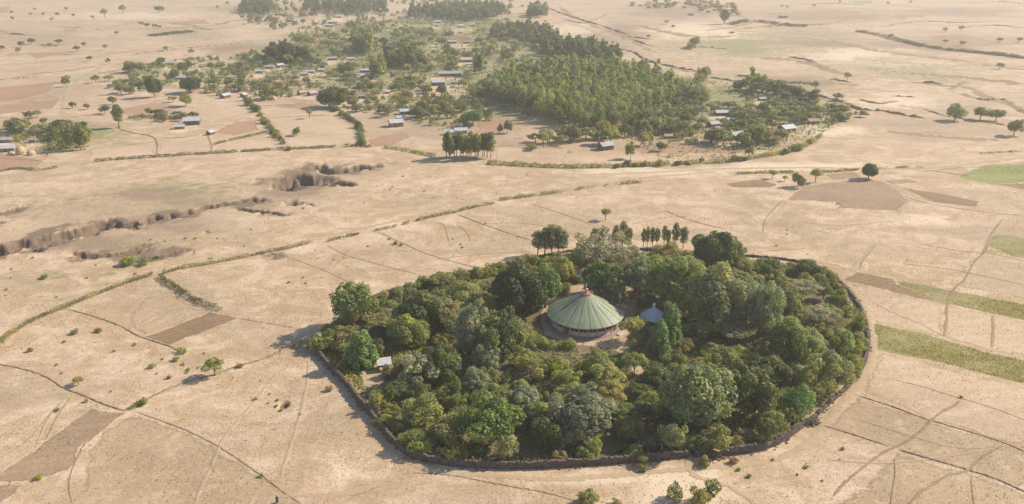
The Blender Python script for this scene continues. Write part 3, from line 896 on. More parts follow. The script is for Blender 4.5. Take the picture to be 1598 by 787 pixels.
# banks between the fields
for p, h, wd in (([(1337, 617), (1390, 634), (1448, 655), (1500, 670), (1561, 689), (1598, 704), (1660, 726)], .45, .8), ([(1280, 663), (1330, 678), (1387, 697)], .5, .8), ([(1402, 702), (1450, 716), (1506, 732), (1550, 746), (1598, 767), (1650, 790)], .6, .9), ([(1390, 592), (1440, 604), (1482, 617), (1540, 634), (1598, 655), (1650, 672)], .3, .7),
                 ([(215, 644), (255, 658), (298, 675), (346, 700), (408, 742), (445, 770), (470, 786)], .35, .7), ([(593, 758), (612, 748), (641, 739), (695, 741), (738, 748), (789, 758), (860, 771), (920, 790)], .35, .7), ([(530, 787), (560, 772), (600, 755)], .2, .5),
                 ([(-30, 567), (0, 569), (40, 577), (72, 588), (100, 606), (125, 615), (160, 630), (195, 642)], .6, 1.1), ([(195, 643), (174, 659), (150, 680), (130, 697), (124, 712), (116, 724)], .4, .8), ([(416, 559), (440, 549), (462, 538), (481, 530)], 1.3, 2.2), ([(196, 640), (230, 624), (262, 608), (300, 594), (330, 586), (375, 571), (416, 559)], .6, 1.4),
                 ([(106, 483), (140, 492), (186, 508), (216, 524), (262, 540), (284, 550)], .6, 1.2), ([(372, 497), (420, 505), (460, 512)], .4, .8), ([(424, 395), (450, 402), (500, 420), (545, 440), (570, 450)], .3, .8), ([(510, 383), (545, 400), (600, 415), (650, 428)], .3, .8), ([(588, 362), (625, 378), (665, 396), (720, 412), (780, 428)], .35, .9),
                 ([(712, 334), (740, 345), (770, 356), (800, 366), (832, 376)], .6, 1.2), ([(828, 318), (860, 328), (900, 342), (925, 352)], .35, 1), ([(760, 348), (830, 350), (900, 366), (930, 366)], .25, .8), ([(690, 404), (740, 398), (830, 392)], .25, .8), ([(1036, 328), (1080, 345), (1133, 358)], .5, 1.1), ([(985, 350), (1040, 340), (1076, 338)], .3, .9),
                 ([(1402, 303), (1450, 318), (1545, 332), (1598, 336)], .3, 1), ([(1430, 380), (1500, 392), (1532, 394), (1565, 400), (1598, 408)], .3, .9), ([(1410, 412), (1480, 420), (1520, 428), (1598, 445)], .3, .8), ([(1455, 266), (1490, 272), (1520, 276)], .5, 1.4), ([(1405, 295), (1450, 308), (1495, 318)], .3, 1),
                 ([(1240, 345), (1310, 352), (1400, 345)], .2, .9), ([(1540, 338), (1566, 334), (1598, 338)], .3, .9), ([(1330, 655), (1345, 660), (1385, 668)], .15, .5), ([(0, 262), (40, 263), (66, 252), (25, 249), (0, 247)], .5, 1.6), ([(240, 246), (246, 235), (240, 215), (200, 206), (180, 198)], .9, 1.8), ([(246, 216), (290, 214), (330, 206)], .9, 2.0), ([(328, 240), (330, 225), (322, 208)], .8, 1.6),
                 ([(333, 224), (360, 218), (400, 208), (420, 205)], .8, 1.6), ([(418, 185), (460, 182), (515, 180)], .8, 1.8), ([(402, 166), (440, 164), (462, 165)], 1, 2), ([(770, 228), (820, 227), (880, 230)], .8, 2), ([(200, 160), (245, 152), (300, 146)], 1.0, 2.6), ([(95, 184), (150, 180), (170, 182)], .9, 2.4)):
    bank(p, h, wd, M['bank'])
for p, wd in (([(1090, 38), (1180, 50), (1260, 58), (1340, 68), (1420, 84), (1500, 94), (1598, 103), (1680, 112)], 26), ([(1050, 116), (1120, 130), (1200, 146), (1330, 168), (1440, 188), (1540, 198), (1660, 214)], 9), ([(850, 14), (900, 40), (940, 52), (985, 70), (1030, 98)], 12), ([(1330, 90), (1380, 96), (1450, 100)], 22), ([(1180, 75), (1240, 72), (1290, 82)], 24), ([(1400, 165), (1470, 172), (1540, 180), (1620, 200)], 9), ([(1150, 20), (1260, 14), (1380, 15), (1500, 24), (1600, 26)], 18),
              ([(20, 100), (90, 96), (180, 84), (300, 70)], 14), ([(0, 60), (100, 52), (220, 44), (350, 40)], 12)):
    ribbon('dry_wash', p, wd, M['path'], .7)
for p, wd in (([(870, 10), (915, 36), (950, 48), (980, 58), (1000, 72), (1022, 82)], 13), ([(1000, 40), (1040, 50), (1090, 58), (1150, 56)], 20), ([(1190, 90), (1250, 96), (1300, 112), (1340, 120)], 16), ([(1180, 120), (1240, 124), (1300, 130), (1340, 134)], 12), ([(1290, 60), (1350, 76), (1440, 88), (1520, 98), (1598, 110)], 16), ([(1420, 128), (1470, 134), (1510, 136), (1540, 152), (1598, 172)], 9), ([(1110, 122), (1200, 138), (1290, 156), (1345, 174)], 6),
              ([(1420, 115), (1500, 120), (1598, 132)], 18), ([(1380, 205), (1450, 212), (1560, 220)], 8), ([(200, 38), (270, 36), (330, 46)], 14), ([(330, 40), (360, 34), (400, 30)], 16), ([(130, 118), (200, 108), (260, 96), (330, 88)], 9), ([(0, 88), (60, 84), (120, 86)], 9), ([(30, 118), (90, 112), (150, 104)], 8)):
    ribbon('eroded_slope', p, wd, M['path_dark'], .7)
# far terraces and gully rims
for p, h, wd in (([(843, 6), (871, 19), (910, 32), (941, 41), (970, 51), (985, 55)], 2.6, 6), ([(985, 55), (992, 63), (1018, 73)], 2.4, 6), ([(910, 34), (930, 32), (948, 22)], 2, 5), ([(964, 75), (992, 83), (1011, 95), (1050, 105), (1081, 110), (1104, 113)], 2.0, 5), ([(1108, 121), (1140, 126), (1203, 134), (1254, 144), (1286, 152), (1318, 161), (1343, 171), (1381, 174), (1400, 178), (1441, 185)], 2.0, 4),
                 ([(1435, 129), (1455, 130), (1470, 132)], 2.2, 4), ([(1484, 140), (1496, 134), (1510, 128)], 2.2, 4), ([(1502, 146), (1533, 156), (1565, 156), (1598, 175), (1640, 190)], 1.7, 4), ([(1290, 126), (1305, 125), (1327, 129)], 2, 4), ([(1232, 89), (1263, 95), (1292, 108)], 2.2, 6), ([(970, 56), (1000, 60), (1020, 62)], 1.8, 5),
                 ([(1335, 49), (1360, 53), (1390, 60), (1430, 70), (1480, 78), (1540, 84), (1598, 91), (1650, 96)], 4.0, 9), ([(1160, 45), (1200, 42), (1290, 38), (1330, 30), (1370, 25)], 2.5, 8), ([(790, 15), (815, 10), (850, 4)], 1.8, 6), ([(1060, 75), (1100, 74), (1140, 78)], 1.5, 4), ([(880, 30), (900, 35), (920, 38)], 1.6, 5),
                 ([(210, 85), (250, 80), (300, 75), (400, 65)], 1.6, 6), ([(160, 122), (220, 108), (250, 100)], 1.6, 5), ([(0, 47), (10, 52), (40, 55), (60, 56)], 2, 7), ([(190, 36), (220, 34)], 2, 6), ([(90, 42), (130, 44)], 1.5, 5), ([(150, 47), (200, 38), (260, 30)], 1.4, 6), ([(0, 125), (30, 122), (60, 120)], 1.5, 5), ([(1440, 170), (1480, 182), (1530, 190), (1598, 200)], .9, 3),
                 ([(1530, 240), (1560, 238), (1598, 236)], .9, 3), ([(1200, 10), (1290, 6), (1350, 8)], 2, 8), ([(1180, 35), (1150, 42), (1105, 48)], 2, 7), ([(1500, 5), (1560, 3), (1598, 6)], 2, 8), ([(1060, 110), (1075, 112), (1100, 112)], 1.2, 3), ([(1380, 42), (1440, 34), (1500, 36), (1540, 34)], 1.8, 8), ([(1500, 44), (1550, 40), (1598, 44)], 1.8, 8),
                 ([(60, 70), (90, 72), (130, 66)], 1.6, 6), ([(300, 44), (340, 46), (400, 36)], 1.6, 6), ([(1340, 155), (1372, 162), (1400, 158)], 1.2, 4), ([(1390, 150), (1430, 152)], 1.2, 3)):
    bank(p, h, wd, M['bank'], 'gully_bank')

# ------------------------------------------------------------------ foliage meshes
def leaf_cloud(lobes, n, size, seed, up=0.25, jit=0.55, asp=1.0, hang=0.0, lobe_tone=0.28):
    """many small leaf-clump faces over the shells of overlapping lobes; lobes = (cx,cy,cz,rx,ry,rz)"""
    r = np.random.default_rng(seed)
    L = np.array(lobes, float)
    area = (L[:, 3] * L[:, 4] + L[:, 3] * L[:, 5] + L[:, 4] * L[:, 5])
    idx = r.choice(len(L), int(n * 1.7), p=area / area.sum())
    d = r.normal(size=(len(idx), 3))
    d[:, 2] += up * np.abs(d[:, 2])
    d /= np.linalg.norm(d, axis=1)[:, None]
    rad = r.uniform(.72, 1.06, len(idx)) + (r.random(len(idx)) < .07) * r.uniform(.05, .35, len(idx))
    c, q = L[idx, :3], L[idx, 3:]
    p = c + d * q * rad[:, None]
    keep = np.ones(len(p), bool)
    for k in range(len(L)):
        e = np.linalg.norm((p - L[k, :3]) / L[k, 3:], axis=1)
        keep &= ~((e < .78) & (idx != k) & (r.random(len(p)) < .85))
    keep &= p[:, 2] > 0.02
    sel = np.where(keep)[0][:n]
    p, d, q, idx = p[sel], d[sel], q[sel], idx[sel]
    nn = d / q
    nn /= np.linalg.norm(nn, axis=1)[:, None]
    nn = nn + r.normal(size=nn.shape) * jit + np.array([0, 0, .45])
    nn /= np.linalg.norm(nn, axis=1)[:, None]
    t = r.normal(size=nn.shape)
    t[:, 2] -= hang * 3
    t -= nn * (t * nn).sum(1)[:, None]
    t /= np.linalg.norm(t, axis=1)[:, None]
    b = np.cross(nn, t)
    s = size * r.uniform(.55, 1.4, len(p)) / 2
    st, sb = (s * asp)[:, None], (s / asp)[:, None]
    V = np.stack([p - t * st, p + b * sb * .8 - t * st * .1, p + t * st, p - b * sb * .8 + t * st * .1], 1).reshape(-1, 3)
    F = np.arange(len(p) * 4).reshape(-1, 4)
    lt = r.uniform(-lobe_tone, lobe_tone, len(L))[idx]
    tone = np.clip(.5 + lt + r.uniform(-.28, .28, len(p)), 0, 1)
    return V, F, np.repeat(tone, 4)


def crown_mesh(name, parts):
    V, F, T, o = [], [], [], 0
    for v, f, t in parts:
        V.append(v)
        F.append(f + o)
        T.append(t)
        o += len(v)
    return mesh_np(name, np.concatenate(V), np.concatenate(F), M['leaf'], {'tone': np.concatenate(T)})


def shell_lobes(seed, n, env, rl, zc, zmin=-.3, flat=1.0):
    """n lobes on an ellipsoid shell env=(rx,ry,rz) centred at height zc"""
    r = random.Random(seed)
    out = []
    p1, p2, m1, m2 = r.uniform(0, 6.28), r.uniform(0, 6.28), r.uniform(.12, .30), r.uniform(.08, .2)
    for i in range(n):
        z = zmin + (1 - zmin) * (i + .5) / n
        z = max(-1, min(1, z + r.uniform(-.08, .08)))
        a = i * 2.39996 + r.uniform(-.35, .35)
        q = math.sqrt(max(0, 1 - z * z))
        k = r.uniform(.62, 1.06) * (1 + m1 * math.sin(a + p1 + z) + m2 * math.sin(2 * a + p2 - 2 * z))
        s = r.uniform(rl[0] * .85, rl[1] * 1.05)
        out.append((env[0] * q * math.cos(a) * k, env[1] * q * math.sin(a) * k, zc + env[2] * z * k, s, s * r.uniform(.85, 1.15), s * flat * r.uniform(.8, 1.05)))
    return out


def trunk_mesh(name, h, r0, spread, limbs, seed, mat, top=.55, lean=0.0):
    r = random.Random(seed)
    b = MB()
    pts = [(0, 0, -.2), (r.uniform(-.1, .1), r.uniform(-.1, .1), h * .2), (lean * h * .5 + r.uniform(-.2, .2), r.uniform(-.2, .2), h * .4), (lean * h, 0, h * top + .4)]
    b.tube(pts, [r0 * 1.35, r0, r0 * .8, r0 * .5], 7)
    for k in range(limbs):
        a = 2 * math.pi * (k + r.uniform(-.25, .25)) / limbs
        s = spread * r.uniform(.55, .9)
        z0 = h * r.uniform(.25, .45)
        b.tube([(lean * z0, 0, z0), (s * .45 * math.cos(a), s * .45 * math.sin(a), z0 + h * .18), (s * math.cos(a), s * math.sin(a), h * r.uniform(.62, .82))], [r0 * .6, r0 * .4, r0 * .12], 5)
    return b.mesh(name, mat, True)


PROTO = {}     # kind -> list of (crown mesh, trunk mesh, nominal width, nominal height)


def proto(kind, crown, trunk, wd, ht):
    PROTO.setdefault(kind, []).append((crown, trunk, wd, ht))


for s in range(4):      # broad dense domes, 12 m wide, 11 m high
    lo = shell_lobes(100 + s, 30, (5.0, 5.0, 4.0), (1.3, 2.2), 6.2, -.75)
    lo += [(0, 0, 6.0, 4.0, 4.0, 3.4)]
    proto('broad', crown_mesh('broad_crown', [leaf_cloud(lo, 9000, .56, 200 + s, jit=.5)]), trunk_mesh('trunk', 9, .38, 4, 5, s, M['bark']), 12, 11)
for s in range(4):      # billowing silver trees, lumpy, 10 m wide, 11 m high
    lo = shell_lobes(130 + s, 52, (4.0, 4.0, 4.6), (.75, 1.35), 6.0, -.85, 1.15)
    proto('billow', crown_mesh('billowy_crown', [leaf_cloud(lo, 9000, .40, 230 + s, jit=.4, hang=.3, asp=1.2, lobe_tone=.2), leaf_cloud([(0, 0, 6, 3.6, 3.6, 4.1)], 1500, .6, 260 + s)]), trunk_mesh('trunk', 9, .3, 3, 5, 20 + s, M['bark']), 10, 11.3)
for s in range(3):      # flat-topped acacias, 10 m wide, 6.5 m high
    r = random.Random(300 + s)
    lo = []
    for i in range(26):
        a, q = i * 2.4, 4.4 * math.sqrt((i + .5) / 26)
        lo.append((q * math.cos(a), q * math.sin(a), 5.5 - .035 * q * q + r.uniform(-.35, .35), r.uniform(.9, 1.4), r.uniform(.9, 1.4), r.uniform(.4, .65)))
    proto('umbrella', crown_mesh('flat_crown', [leaf_cloud(lo, 4200, .42, 310 + s, up=.8, jit=.45)]), trunk_mesh('trunk', 6.4, .22, 3.6, 6, 30 + s, M['bark'], .6), 10.4, 6.4)
for s in range(3):      # pointed, upswept junipers, 5 m wide, 10 m high
    r = random.Random(330 + s)
    lo = []
    for i in range(34):
        z = 1.0 + 8.2 * (i / 34) ** .9
        q = 2.15 * (1 - (z / 10.6) ** 2.2) * r.uniform(.5, 1.1)
        a = i * 2.4
        lo.append((q * math.cos(a), q * math.sin(a), z, r.uniform(.5, .85), r.uniform(.5, .85), r.uniform(.9, 1.5)))
    proto('cone', crown_mesh('pointed_crown', [leaf_cloud(lo, 4500, .42, 340 + s, jit=.6, asp=1.3)]), trunk_mesh('trunk', 9, .2, 1, 3, 40 + s, M['bark'], .7), 5.2, 10)
for s in range(4):      # eucalyptus, 5 m wide, 15 m high
    r = random.Random(360 + s)
    lo = []
    for i in range(17):
        z = 4.8 + 9.2 * (i / 17)
        q = 1.75 * math.sin(math.pi * min(1, max(.12, (z - 3.4) / 11.2))) * r.uniform(.5, 1)
        a = i * 2.4 + r.uniform(-.4, .4)
        lo.append((q * math.cos(a), q * math.sin(a), z, r.uniform(.65, 1.05), r.uniform(.65, 1.05), r.uniform(.9, 1.6)))
    b = MB()
    b.tube([(0, 0, -.2), (.1, 0, 4), (.05, .15, 9), (0, 0, 14)], [.24, .18, .12, .04], 6)
    for i in range(6):
        a, z0 = i * 2.4, 4.5 + i * 1.2
        b.tube([(.05, .05, z0), (.8 * math.cos(a), .8 * math.sin(a), z0 + 1.1), (1.3 * math.cos(a), 1.3 * math.sin(a), z0 + 2.4)], [.08, .05, .02], 4)
    proto('euc', crown_mesh('slender_crown', [leaf_cloud(lo, 2600, .42, 370 + s, jit=.6, hang=.6, asp=1.4)]), b.mesh('trunk', M['pale_bark'], True), 5, 15.2)
for s in range(5):      # loose round trees with gaps, 7 m wide, 6.5 m high
    lo = shell_lobes(400 + s, 17, (2.7, 2.7, 2.2), (.75, 1.3), 3.9, -.7)
    proto('loose', crown_mesh('loose_crown', [leaf_cloud(lo, 3600, .36, 410 + s, jit=.6)]), trunk_mesh('trunk', 5.6, .18, 2.2, 5, 50 + s, M['bark']), 7, 6.7)
for s in range(3):      # small open trees with a clear stem
    lo = shell_lobes(430 + s, 12, (1.9, 1.9, 1.2), (.7, 1.1), 4.0, -.6)
    proto('stem', crown_mesh('round_crown', [leaf_cloud(lo, 1900, .33, 440 + s, jit=.6)]), trunk_mesh('trunk', 4.6, .17, 1.5, 4, 60 + s, M['bark']), 5.3, 5.4)


def bare_mesh(seed, spread, h):
    """a bare spreading crown of forking limbs and twigs"""
    r = random.Random(seed)
    b = MB()

    def grow(p, d, ln, rad, lv):
        q = p + d * ln
        mid = p + d * ln * .5 + Vector((r.uniform(-1, 1), r.uniform(-1, 1), r.uniform(-.5, .5))) * ln * .1
        b.tube([p, mid, q], [rad, rad * .8, rad * .6], 4 if lv > 1 else 6, cap=False)
        if lv >= 5:
            return
        for k in range(3 if lv > 0 else 6):
            e = (d + Vector((r.uniform(-1, 1), r.uniform(-1, 1), r.uniform(-.35, .55))) * (.95 if lv else 1.3)).normalized()
            if lv == 0:
                a = 2 * math.pi * k / 6
                e = Vector((math.cos(a), math.sin(a), r.uniform(.35, .9))).normalized()
            grow(q, e, ln * r.uniform(.6, .85), rad * .58, lv + 1)
    grow(Vector((0, 0, -.2)), Vector((0, 0, 1)), h * .30, .40, 0)
    return b.mesh('limbs', M['twig'], True)


for s in range(2):
    lo = shell_lobes(460 + s, 30, (4.6, 4.6, 2.6), (.6, 1.0), 5.0, -.4)
    proto('bare', crown_mesh('thin_crown', [leaf_cloud(lo, 2600, .34, 470 + s, jit=.9)]), bare_mesh(480 + s, 5, 8), 10.5, 8)

SHRUB, LOWTREE, LOWEUC = [], [], []
for s in range(6):      # shrubs 4 m wide, 3 m high
    lo = shell_lobes(500 + s, 12, (1.35, 1.35, 1.1), (.5, .85), 1.35, -.85)
    SHRUB.append((crown_mesh('shrub', [leaf_cloud(lo, 1500, .28, 510 + s, jit=.65)]), 4.0, 3.0))


def one_mesh(name, cloud, trunk):
    """crown and stem of a far tree in one mesh"""
    V, F, T = cloud
    tv = np.array(trunk.v)
    Vq = np.concatenate([V, tv])
    Fq = np.concatenate([F, np.array(trunk.f) + len(V)])
    mi = np.array([0] * len(F) + [1] * len(trunk.f))
    return mesh_np(name, Vq, Fq, [M['leaf'], M['bark']], {'tone': np.concatenate([T, np.full(len(tv), .5)])}, mi)


for s in range(6):      # village trees seen small: 7 m wide, 6 m high
    fl = (.6, .5, .75, .9, .7, .55)[s]
    lo = shell_lobes(600 + s, 11, (2.4, 2.4, 1.9 * fl + .4), (.8, 1.3), 3.9, -.7, fl * .5 + .5)
    LOWTREE.append((one_mesh('tree', leaf_cloud(lo, 620, .62, 610 + s, jit=.6), MB().tube([(0, 0, -.2), (.1, 0, 1.6), (0, .1, 3.4)], [.26, .19, .12], 5, cap=False)), 6.8, 6.4))
for s in range(4):      # eucalypts of the plantation: 5 m wide, 16 m high
    lo = [(l[0] * 1.1, l[1] * 1.1, l[2], l[3] * 1.1, l[4] * 1.1, l[5]) for l in shell_lobes(640 + s, 14, (1.5, 1.5, 6.0), (.8, 1.3), 9.2, -.9, 1.6)]
    t = MB().tube([(0, 0, -.2), (.1, 0, 5), (0, .1, 12)], [.26, .2, .1], 4, cap=False)
    LOWEUC.append((one_mesh('eucalyptus_tree', leaf_cloud(lo, 620, .75, 650 + s, jit=.6, hang=.5, asp=1.3), t), 5.0, 16.0))

# ------------------------------------------------------------------ placing vegetation
DKK, DK, RG, MG = (.079, .090, .031), (.154, .167, .055), (.154, .204, .048), (.253, .264, .081)
GG, OL, SG, YG = (.264, .266, .123), (.325, .295, .105), (.325, .320, .195), (.318, .320, .088)
BR, JG, GB = (.385, .288, .160), (.198, .270, .097), (.358, .310, .198)
NAMES = {'broad': 'broadleaf_tree', 'billow': 'silver_tree', 'umbrella': 'acacia_tree', 'cone': 'juniper_tree', 'euc': 'eucalyptus_tree', 'loose': 'small_tree', 'stem': 'field_tree', 'bare': 'bare_tree'}


def vary(c, a=.12):
    k = 1 + rng.uniform(-a, a)
    return (c[0] * k * (1 + rng.uniform(-a, a) * .6), c[1] * k, c[2] * k * (1 + rng.uniform(-a, a) * .6), 1)


def dims(v, wpx, hpx):
    s, d = mpp(v), dep(v)
    wd = wpx * s
    ht = max(.55 * wd, (hpx * s - .42 * wd * math.sin(d)) / math.cos(d))
    return wd, ht


def tree(kind, u, v, wpx, hpx, col, label, group=None, cat='tree'):
    wd, ht = dims(v, wpx, hpx)
    cr, tr, w0, h0 = rng.choice(PROTO[kind])
    t = thing(NAMES[kind], label, cat, G(u, v), rng.uniform(0, 6.28), group, (wd / w0, wd / w0, ht / h0))
    c = link('crown', cr, t)
    c.color = vary(col)
    link('limbs' if kind == 'bare' else 'trunk', tr, t)
    return t


def bush(u, v, wpx, hpx, col, label, group=None, name='shrub', cat='shrub'):
    wd, ht = dims(v, wpx, hpx)
    me, w0, h0 = rng.choice(SHRUB)
    o = link(name, me, None, G(u, v), rng.uniform(0, 6.28), (wd / w0, wd / w0 * rng.uniform(.85, 1.15), ht / h0))
    o.color = vary(col)
    return tag(o, label, cat, group)


FOREST = [(486, 539), (512, 572), (540, 601), (560, 627), (576, 645), (594, 668), (612, 690), (626, 703), (642, 712), (668, 720), (700, 726), (750, 730), (800, 731), (850, 730), (900, 727), (950, 724), (1000, 720), (1060, 714), (1090, 712), (1120, 711), (1150, 708), (1180, 704), (1204, 697), (1222, 688), (1240, 676), (1262, 660),
          (1292, 632), (1330, 597), (1348, 568), (1355, 538), (1350, 500), (1336, 472), (1318, 449), (1294, 428), (1262, 414), (1220, 405), (1160, 400), (1100, 396), (1040, 392), (980, 390), (920, 390), (860, 398), (800, 412), (740, 428), (680, 440), (620, 452), (570, 470), (528, 502)]

TREES = [
    ('loose', 552, 512, 80, 84, MG, 'tall spreading tree with gappy crown at the far left end of the walled grove'),
    ('cone', 619, 482, 28, 38, GG, 'small pointed grey green tree between the tall left end tree and a dark dome'),
    ('broad', 662, 510, 80, 66, DK, 'dark green domed tree right of the small pointed tree at the back left'),
    ('umbrella', 602, 524, 74, 44, OL, 'flat topped olive tree in front of the big left end tree, above the tin shelter'),
    ('cone', 566, 572, 50, 62, JG, 'bright feathery green tree touching the left side of the small tin shelter'),
    ('billow', 735, 562, 60, 98, SG, 'tall billowing silver green tree in the left half of the grove'),
    ('billow', 760, 584, 50, 56, SG, 'lower silver green tree in front of the tall billowing one left of the church'),
    ('umbrella', 690, 452, 46, 26, OL, 'thin flat topped acacia standing up at the back left edge of the grove'),
    ('loose', 726, 482, 76, 50, GG, 'pale grey green spreading tree at the back edge, left of the two darkest trees'),
    ('bare', 702, 515, 48, 56, GB, 'greyish half bare tree between a dark dome and the tall silver tree'),
    ('broad', 806, 488, 82, 86, DKK, 'almost black dense tree left behind the church, darkest in the grove'),
    ('broad', 851, 480, 56, 66, RG, 'rich green dense tree just right of the blackish tree behind the church'),
    ('bare', 938, 424, 104, 76, GB, 'large bare grey brown spreading tree at the back of the grove behind the church'),
    ('broad', 934, 464, 62, 64, RG, 'rich green round tree right behind the red peak of the church roof'),
    ('billow', 992, 458, 66, 66, SG, 'silvery billowing tree behind the church on the right, next to the thatched shelter'),
    ('broad', 1112, 420, 64, 64, DK, 'dark green tree at the back right edge of the grove standing against the field'),
    ('loose', 1149, 410, 27, 40, MG, 'narrow green tree leaning on the right side of the dark tree at the back edge'),
    ('loose', 1044, 408, 52, 34, OL, 'olive green tree in front of the row of slender eucalyptus trees'),
    ('billow', 1047, 482, 96, 100, MG, 'very large green tree with silvery top rising behind the blue grey roof'),
    ('broad', 1112, 508, 94, 104, GG, 'huge grey green dome shaped tree, tallest right of the church'),
    ('billow', 1182, 528, 58, 98, SG, 'silver green billowing tree right of the huge grey green dome'),
    ('billow', 1226, 500, 32, 58, GG, 'slim silvery tree standing in the right part of the grove behind a green dome'),
    ('broad', 1230, 568, 68, 78, MG, 'green domed tree in the middle of the right part of the grove'),
    ('cone', 1028, 556, 40, 60, JG, 'bright green pointed tree in front of the blue grey roof, left one of the pair'),
    ('cone', 1043, 544, 42, 76, JG, 'bright green pointed tree hiding the right end of the blue grey roof'),
    ('stem', 986, 532, 36, 40, OL, 'small thin brownish olive tree beside the right side of the church'),
    ('broad', 1082, 664, 106, 112, GG, 'very large grey green tree right of the church front, near the front wall'),
    ('billow', 906, 684, 114, 90, (.275, .272, .165), 'large lumpy silver olive tree in the front middle of the grove'),
    ('bare', 880, 692, 78, 40, GB, 'bare grey branched tree under the left side of the lumpy silver olive tree'),
    ('broad', 786, 564, 78, 84, DK, 'dark green tree left of the church front, behind lower yellow green bushes'),
    ('loose', 764, 694, 104, 90, RG, 'wide bright leafy green tree in the front left part near the round brown bush'),
    ('cone', 713, 634, 19, 50, JG, 'slender bright green pointed tree in the front left part of the grove'),
    ('loose', 1046, 708, 46, 58, GG, 'round grey green tree by the cactus clump at the front wall'),
    ('broad', 1166, 646, 84, 86, DK, 'dark green domed tree in the front right part beside the very large grey green tree'),
    ('loose', 1292, 612, 62, 74, GG, 'grey green tree close to the right hand wall of the grove'),
    ('loose', 1254, 618, 46, 58, OL, 'olive tree between the dark front right dome and the right hand wall tree'),
    ('umbrella', 1142, 538, 66, 40, GG, 'flat grey green tree in front of the huge dome, right of the tiny tin roof'),
    ('umbrella', 1128, 584, 52, 50, OL, 'olive flat topped tree on a visible stem right of the tiny tin roof'),
    ('loose', 656, 602, 72, 62, GB, 'greyish thin leaved tree right of the small bare yard by the tin shelter'),
    ('loose', 664, 664, 72, 58, MG, 'green leafy tree at the front left of the grove above the curved wall'),
    ('loose', 700, 690, 64, 54, OL, 'olive green tree near the front left curve of the wall'),
    ('billow', 818, 646, 58, 56, SG, 'small silver tree behind the wide bright leafy tree in the front part'),
    ('billow', 740, 620, 54, 52, SG, 'small silvery tree in front of the lower silver tree left of the church'),
    ('broad', 690, 598, 64, 62, DK, 'dark green tree in the left half between the grey tree and the slender pointed one'),
    ('loose', 828, 588, 48, 40, OL, 'olive green tree in front of the church on its left'),
    ('loose', 945, 606, 60, 50, OL, 'thin yellow olive tree in front of the church, behind the lumpy silver tree'),
    ('loose', 884, 606, 48, 38, YG, 'yellow green bushy tree directly in front of the church'),
    ('broad', 634, 540, 60, 56, MG, 'mid green tree between the flat topped olive tree and the dark dome on the left'),
    ('loose', 650, 697, 54, 36, MG, 'leafy green tree at the inner side of the front left wall curve'),
    ('loose', 850, 700, 56, 58, DK, 'dark green tree between the wide bright leafy tree and the bare grey one'),
    ('loose', 1112, 700, 62, 46, OL, 'yellow green round bush like tree behind the wall left of its collapsed part'),
    ('loose', 1200, 682, 54, 50, MG, 'round green tree behind the front wall on the right before it bends'),
    ('broad', 1200, 606, 64, 60, DK, 'dark low dome in the right part in front of the green domed tree'),
    ('loose', 1262, 560, 58, 54, GG, 'grey green tree in the right part near the inner footpath'),
    ('loose', 1310, 560, 48, 52, MG, 'green tree beside the right hand wall, above the grey green one'),
    ('loose', 1240, 652, 50, 54, JG, 'bluish green tree inside the front right bend of the wall'),
    ('billow', 1166, 470, 48, 44, GG, 'greyish rounded tree behind the silver billowing tree on the right'),
    ('loose', 1204, 432, 46, 32, DK, 'dark round tree at the back right corner of the grove'),
    ('loose', 1256, 428, 44, 28, DK, 'dark low tree at the back right edge, right of the dark round one'),
    ('loose', 1284, 468, 28, 32, RG, 'small deep green round tree near the right end of the grove'),
    ('umbrella', 1250, 470, 60, 34, GB, 'brownish flat tree amid low scrub in the back right part'),
    ('umbrella', 1275, 512, 60, 40, GB, 'dull brown green flat tree in the right part of the grove'),
    ('broad', 1066, 440, 50, 44, OL, 'olive domed tree between the very large silvery topped tree and the back edge'),
    ('loose', 905, 420, 40, 36, MG, 'green tree left of the large bare tree at the back of the grove'),
    ('loose', 880, 438, 44, 40, YG, 'light yellow green tree behind the rich green trees at the back of the grove'),
    ('billow', 965, 470, 34, 30, SG, 'low silver tree by the pale ledge right behind the church'),
]
for t in TREES:
    tree(*t)

# eucalyptus that stick up at the back of the grove
for u, v, a, b in ((839, 398, 26, 44), (850, 400, 26, 50), (861, 401, 24, 56), (871, 400, 26, 52), (879, 398, 22, 44)):
    tree('euc', u, v, a, b, GG, 'eucalyptus in the tight clump of five behind the two darkest trees', 'eucalyptus clump behind the blackish tree', 'eucalyptus')
for u, v, a, b in ((928, 392, 20, 40), (938, 391, 15, 34), (960, 392, 16, 44), (971, 393, 20, 52), (981, 393, 15, 42)):
    tree('euc', u, v, a, b, MG, 'eucalyptus rising just behind the large bare tree at the back of the grove', 'eucalyptus behind the bare tree', 'eucalyptus')
for u, a, b in ((1004, 12, 31), (1010, 9, 35), (1018, 13, 34), (1025, 12, 32), (1036, 12, 36), (1042, 10, 31), (1054, 17, 42), (1066, 19, 38)):
    tree('euc', u, 385 + a % 4, a, b, GG, 'slender eucalyptus in the straight row of eight at the back right edge of the grove', 'row of eight slender eucalyptus', 'eucalyptus')

CH = G(913, 504)                                   # middle of the church floor
CLEAR = [(838, 470), (852, 458), (880, 446), (905, 440), (950, 438), (985, 446), (1004, 466), (1000, 490), (990, 510), (986, 540), (1004, 556), (1012, 590), (996, 596), (975, 560), (955, 548), (915, 547), (870, 540), (842, 524), (834, 500)]
YARD = [(556, 580), (580, 566), (606, 572), (604, 596), (584, 612), (566, 606)]
BELT = [(1318, 470), (1330, 500), (1336, 540), (1330, 560), (1322, 540), (1316, 505), (1306, 476)]
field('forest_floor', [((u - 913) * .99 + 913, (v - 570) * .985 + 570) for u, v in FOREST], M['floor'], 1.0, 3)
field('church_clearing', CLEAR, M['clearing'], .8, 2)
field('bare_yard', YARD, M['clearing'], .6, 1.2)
field('inner_footpath', BELT, M['clearing'], .6, 1.0)

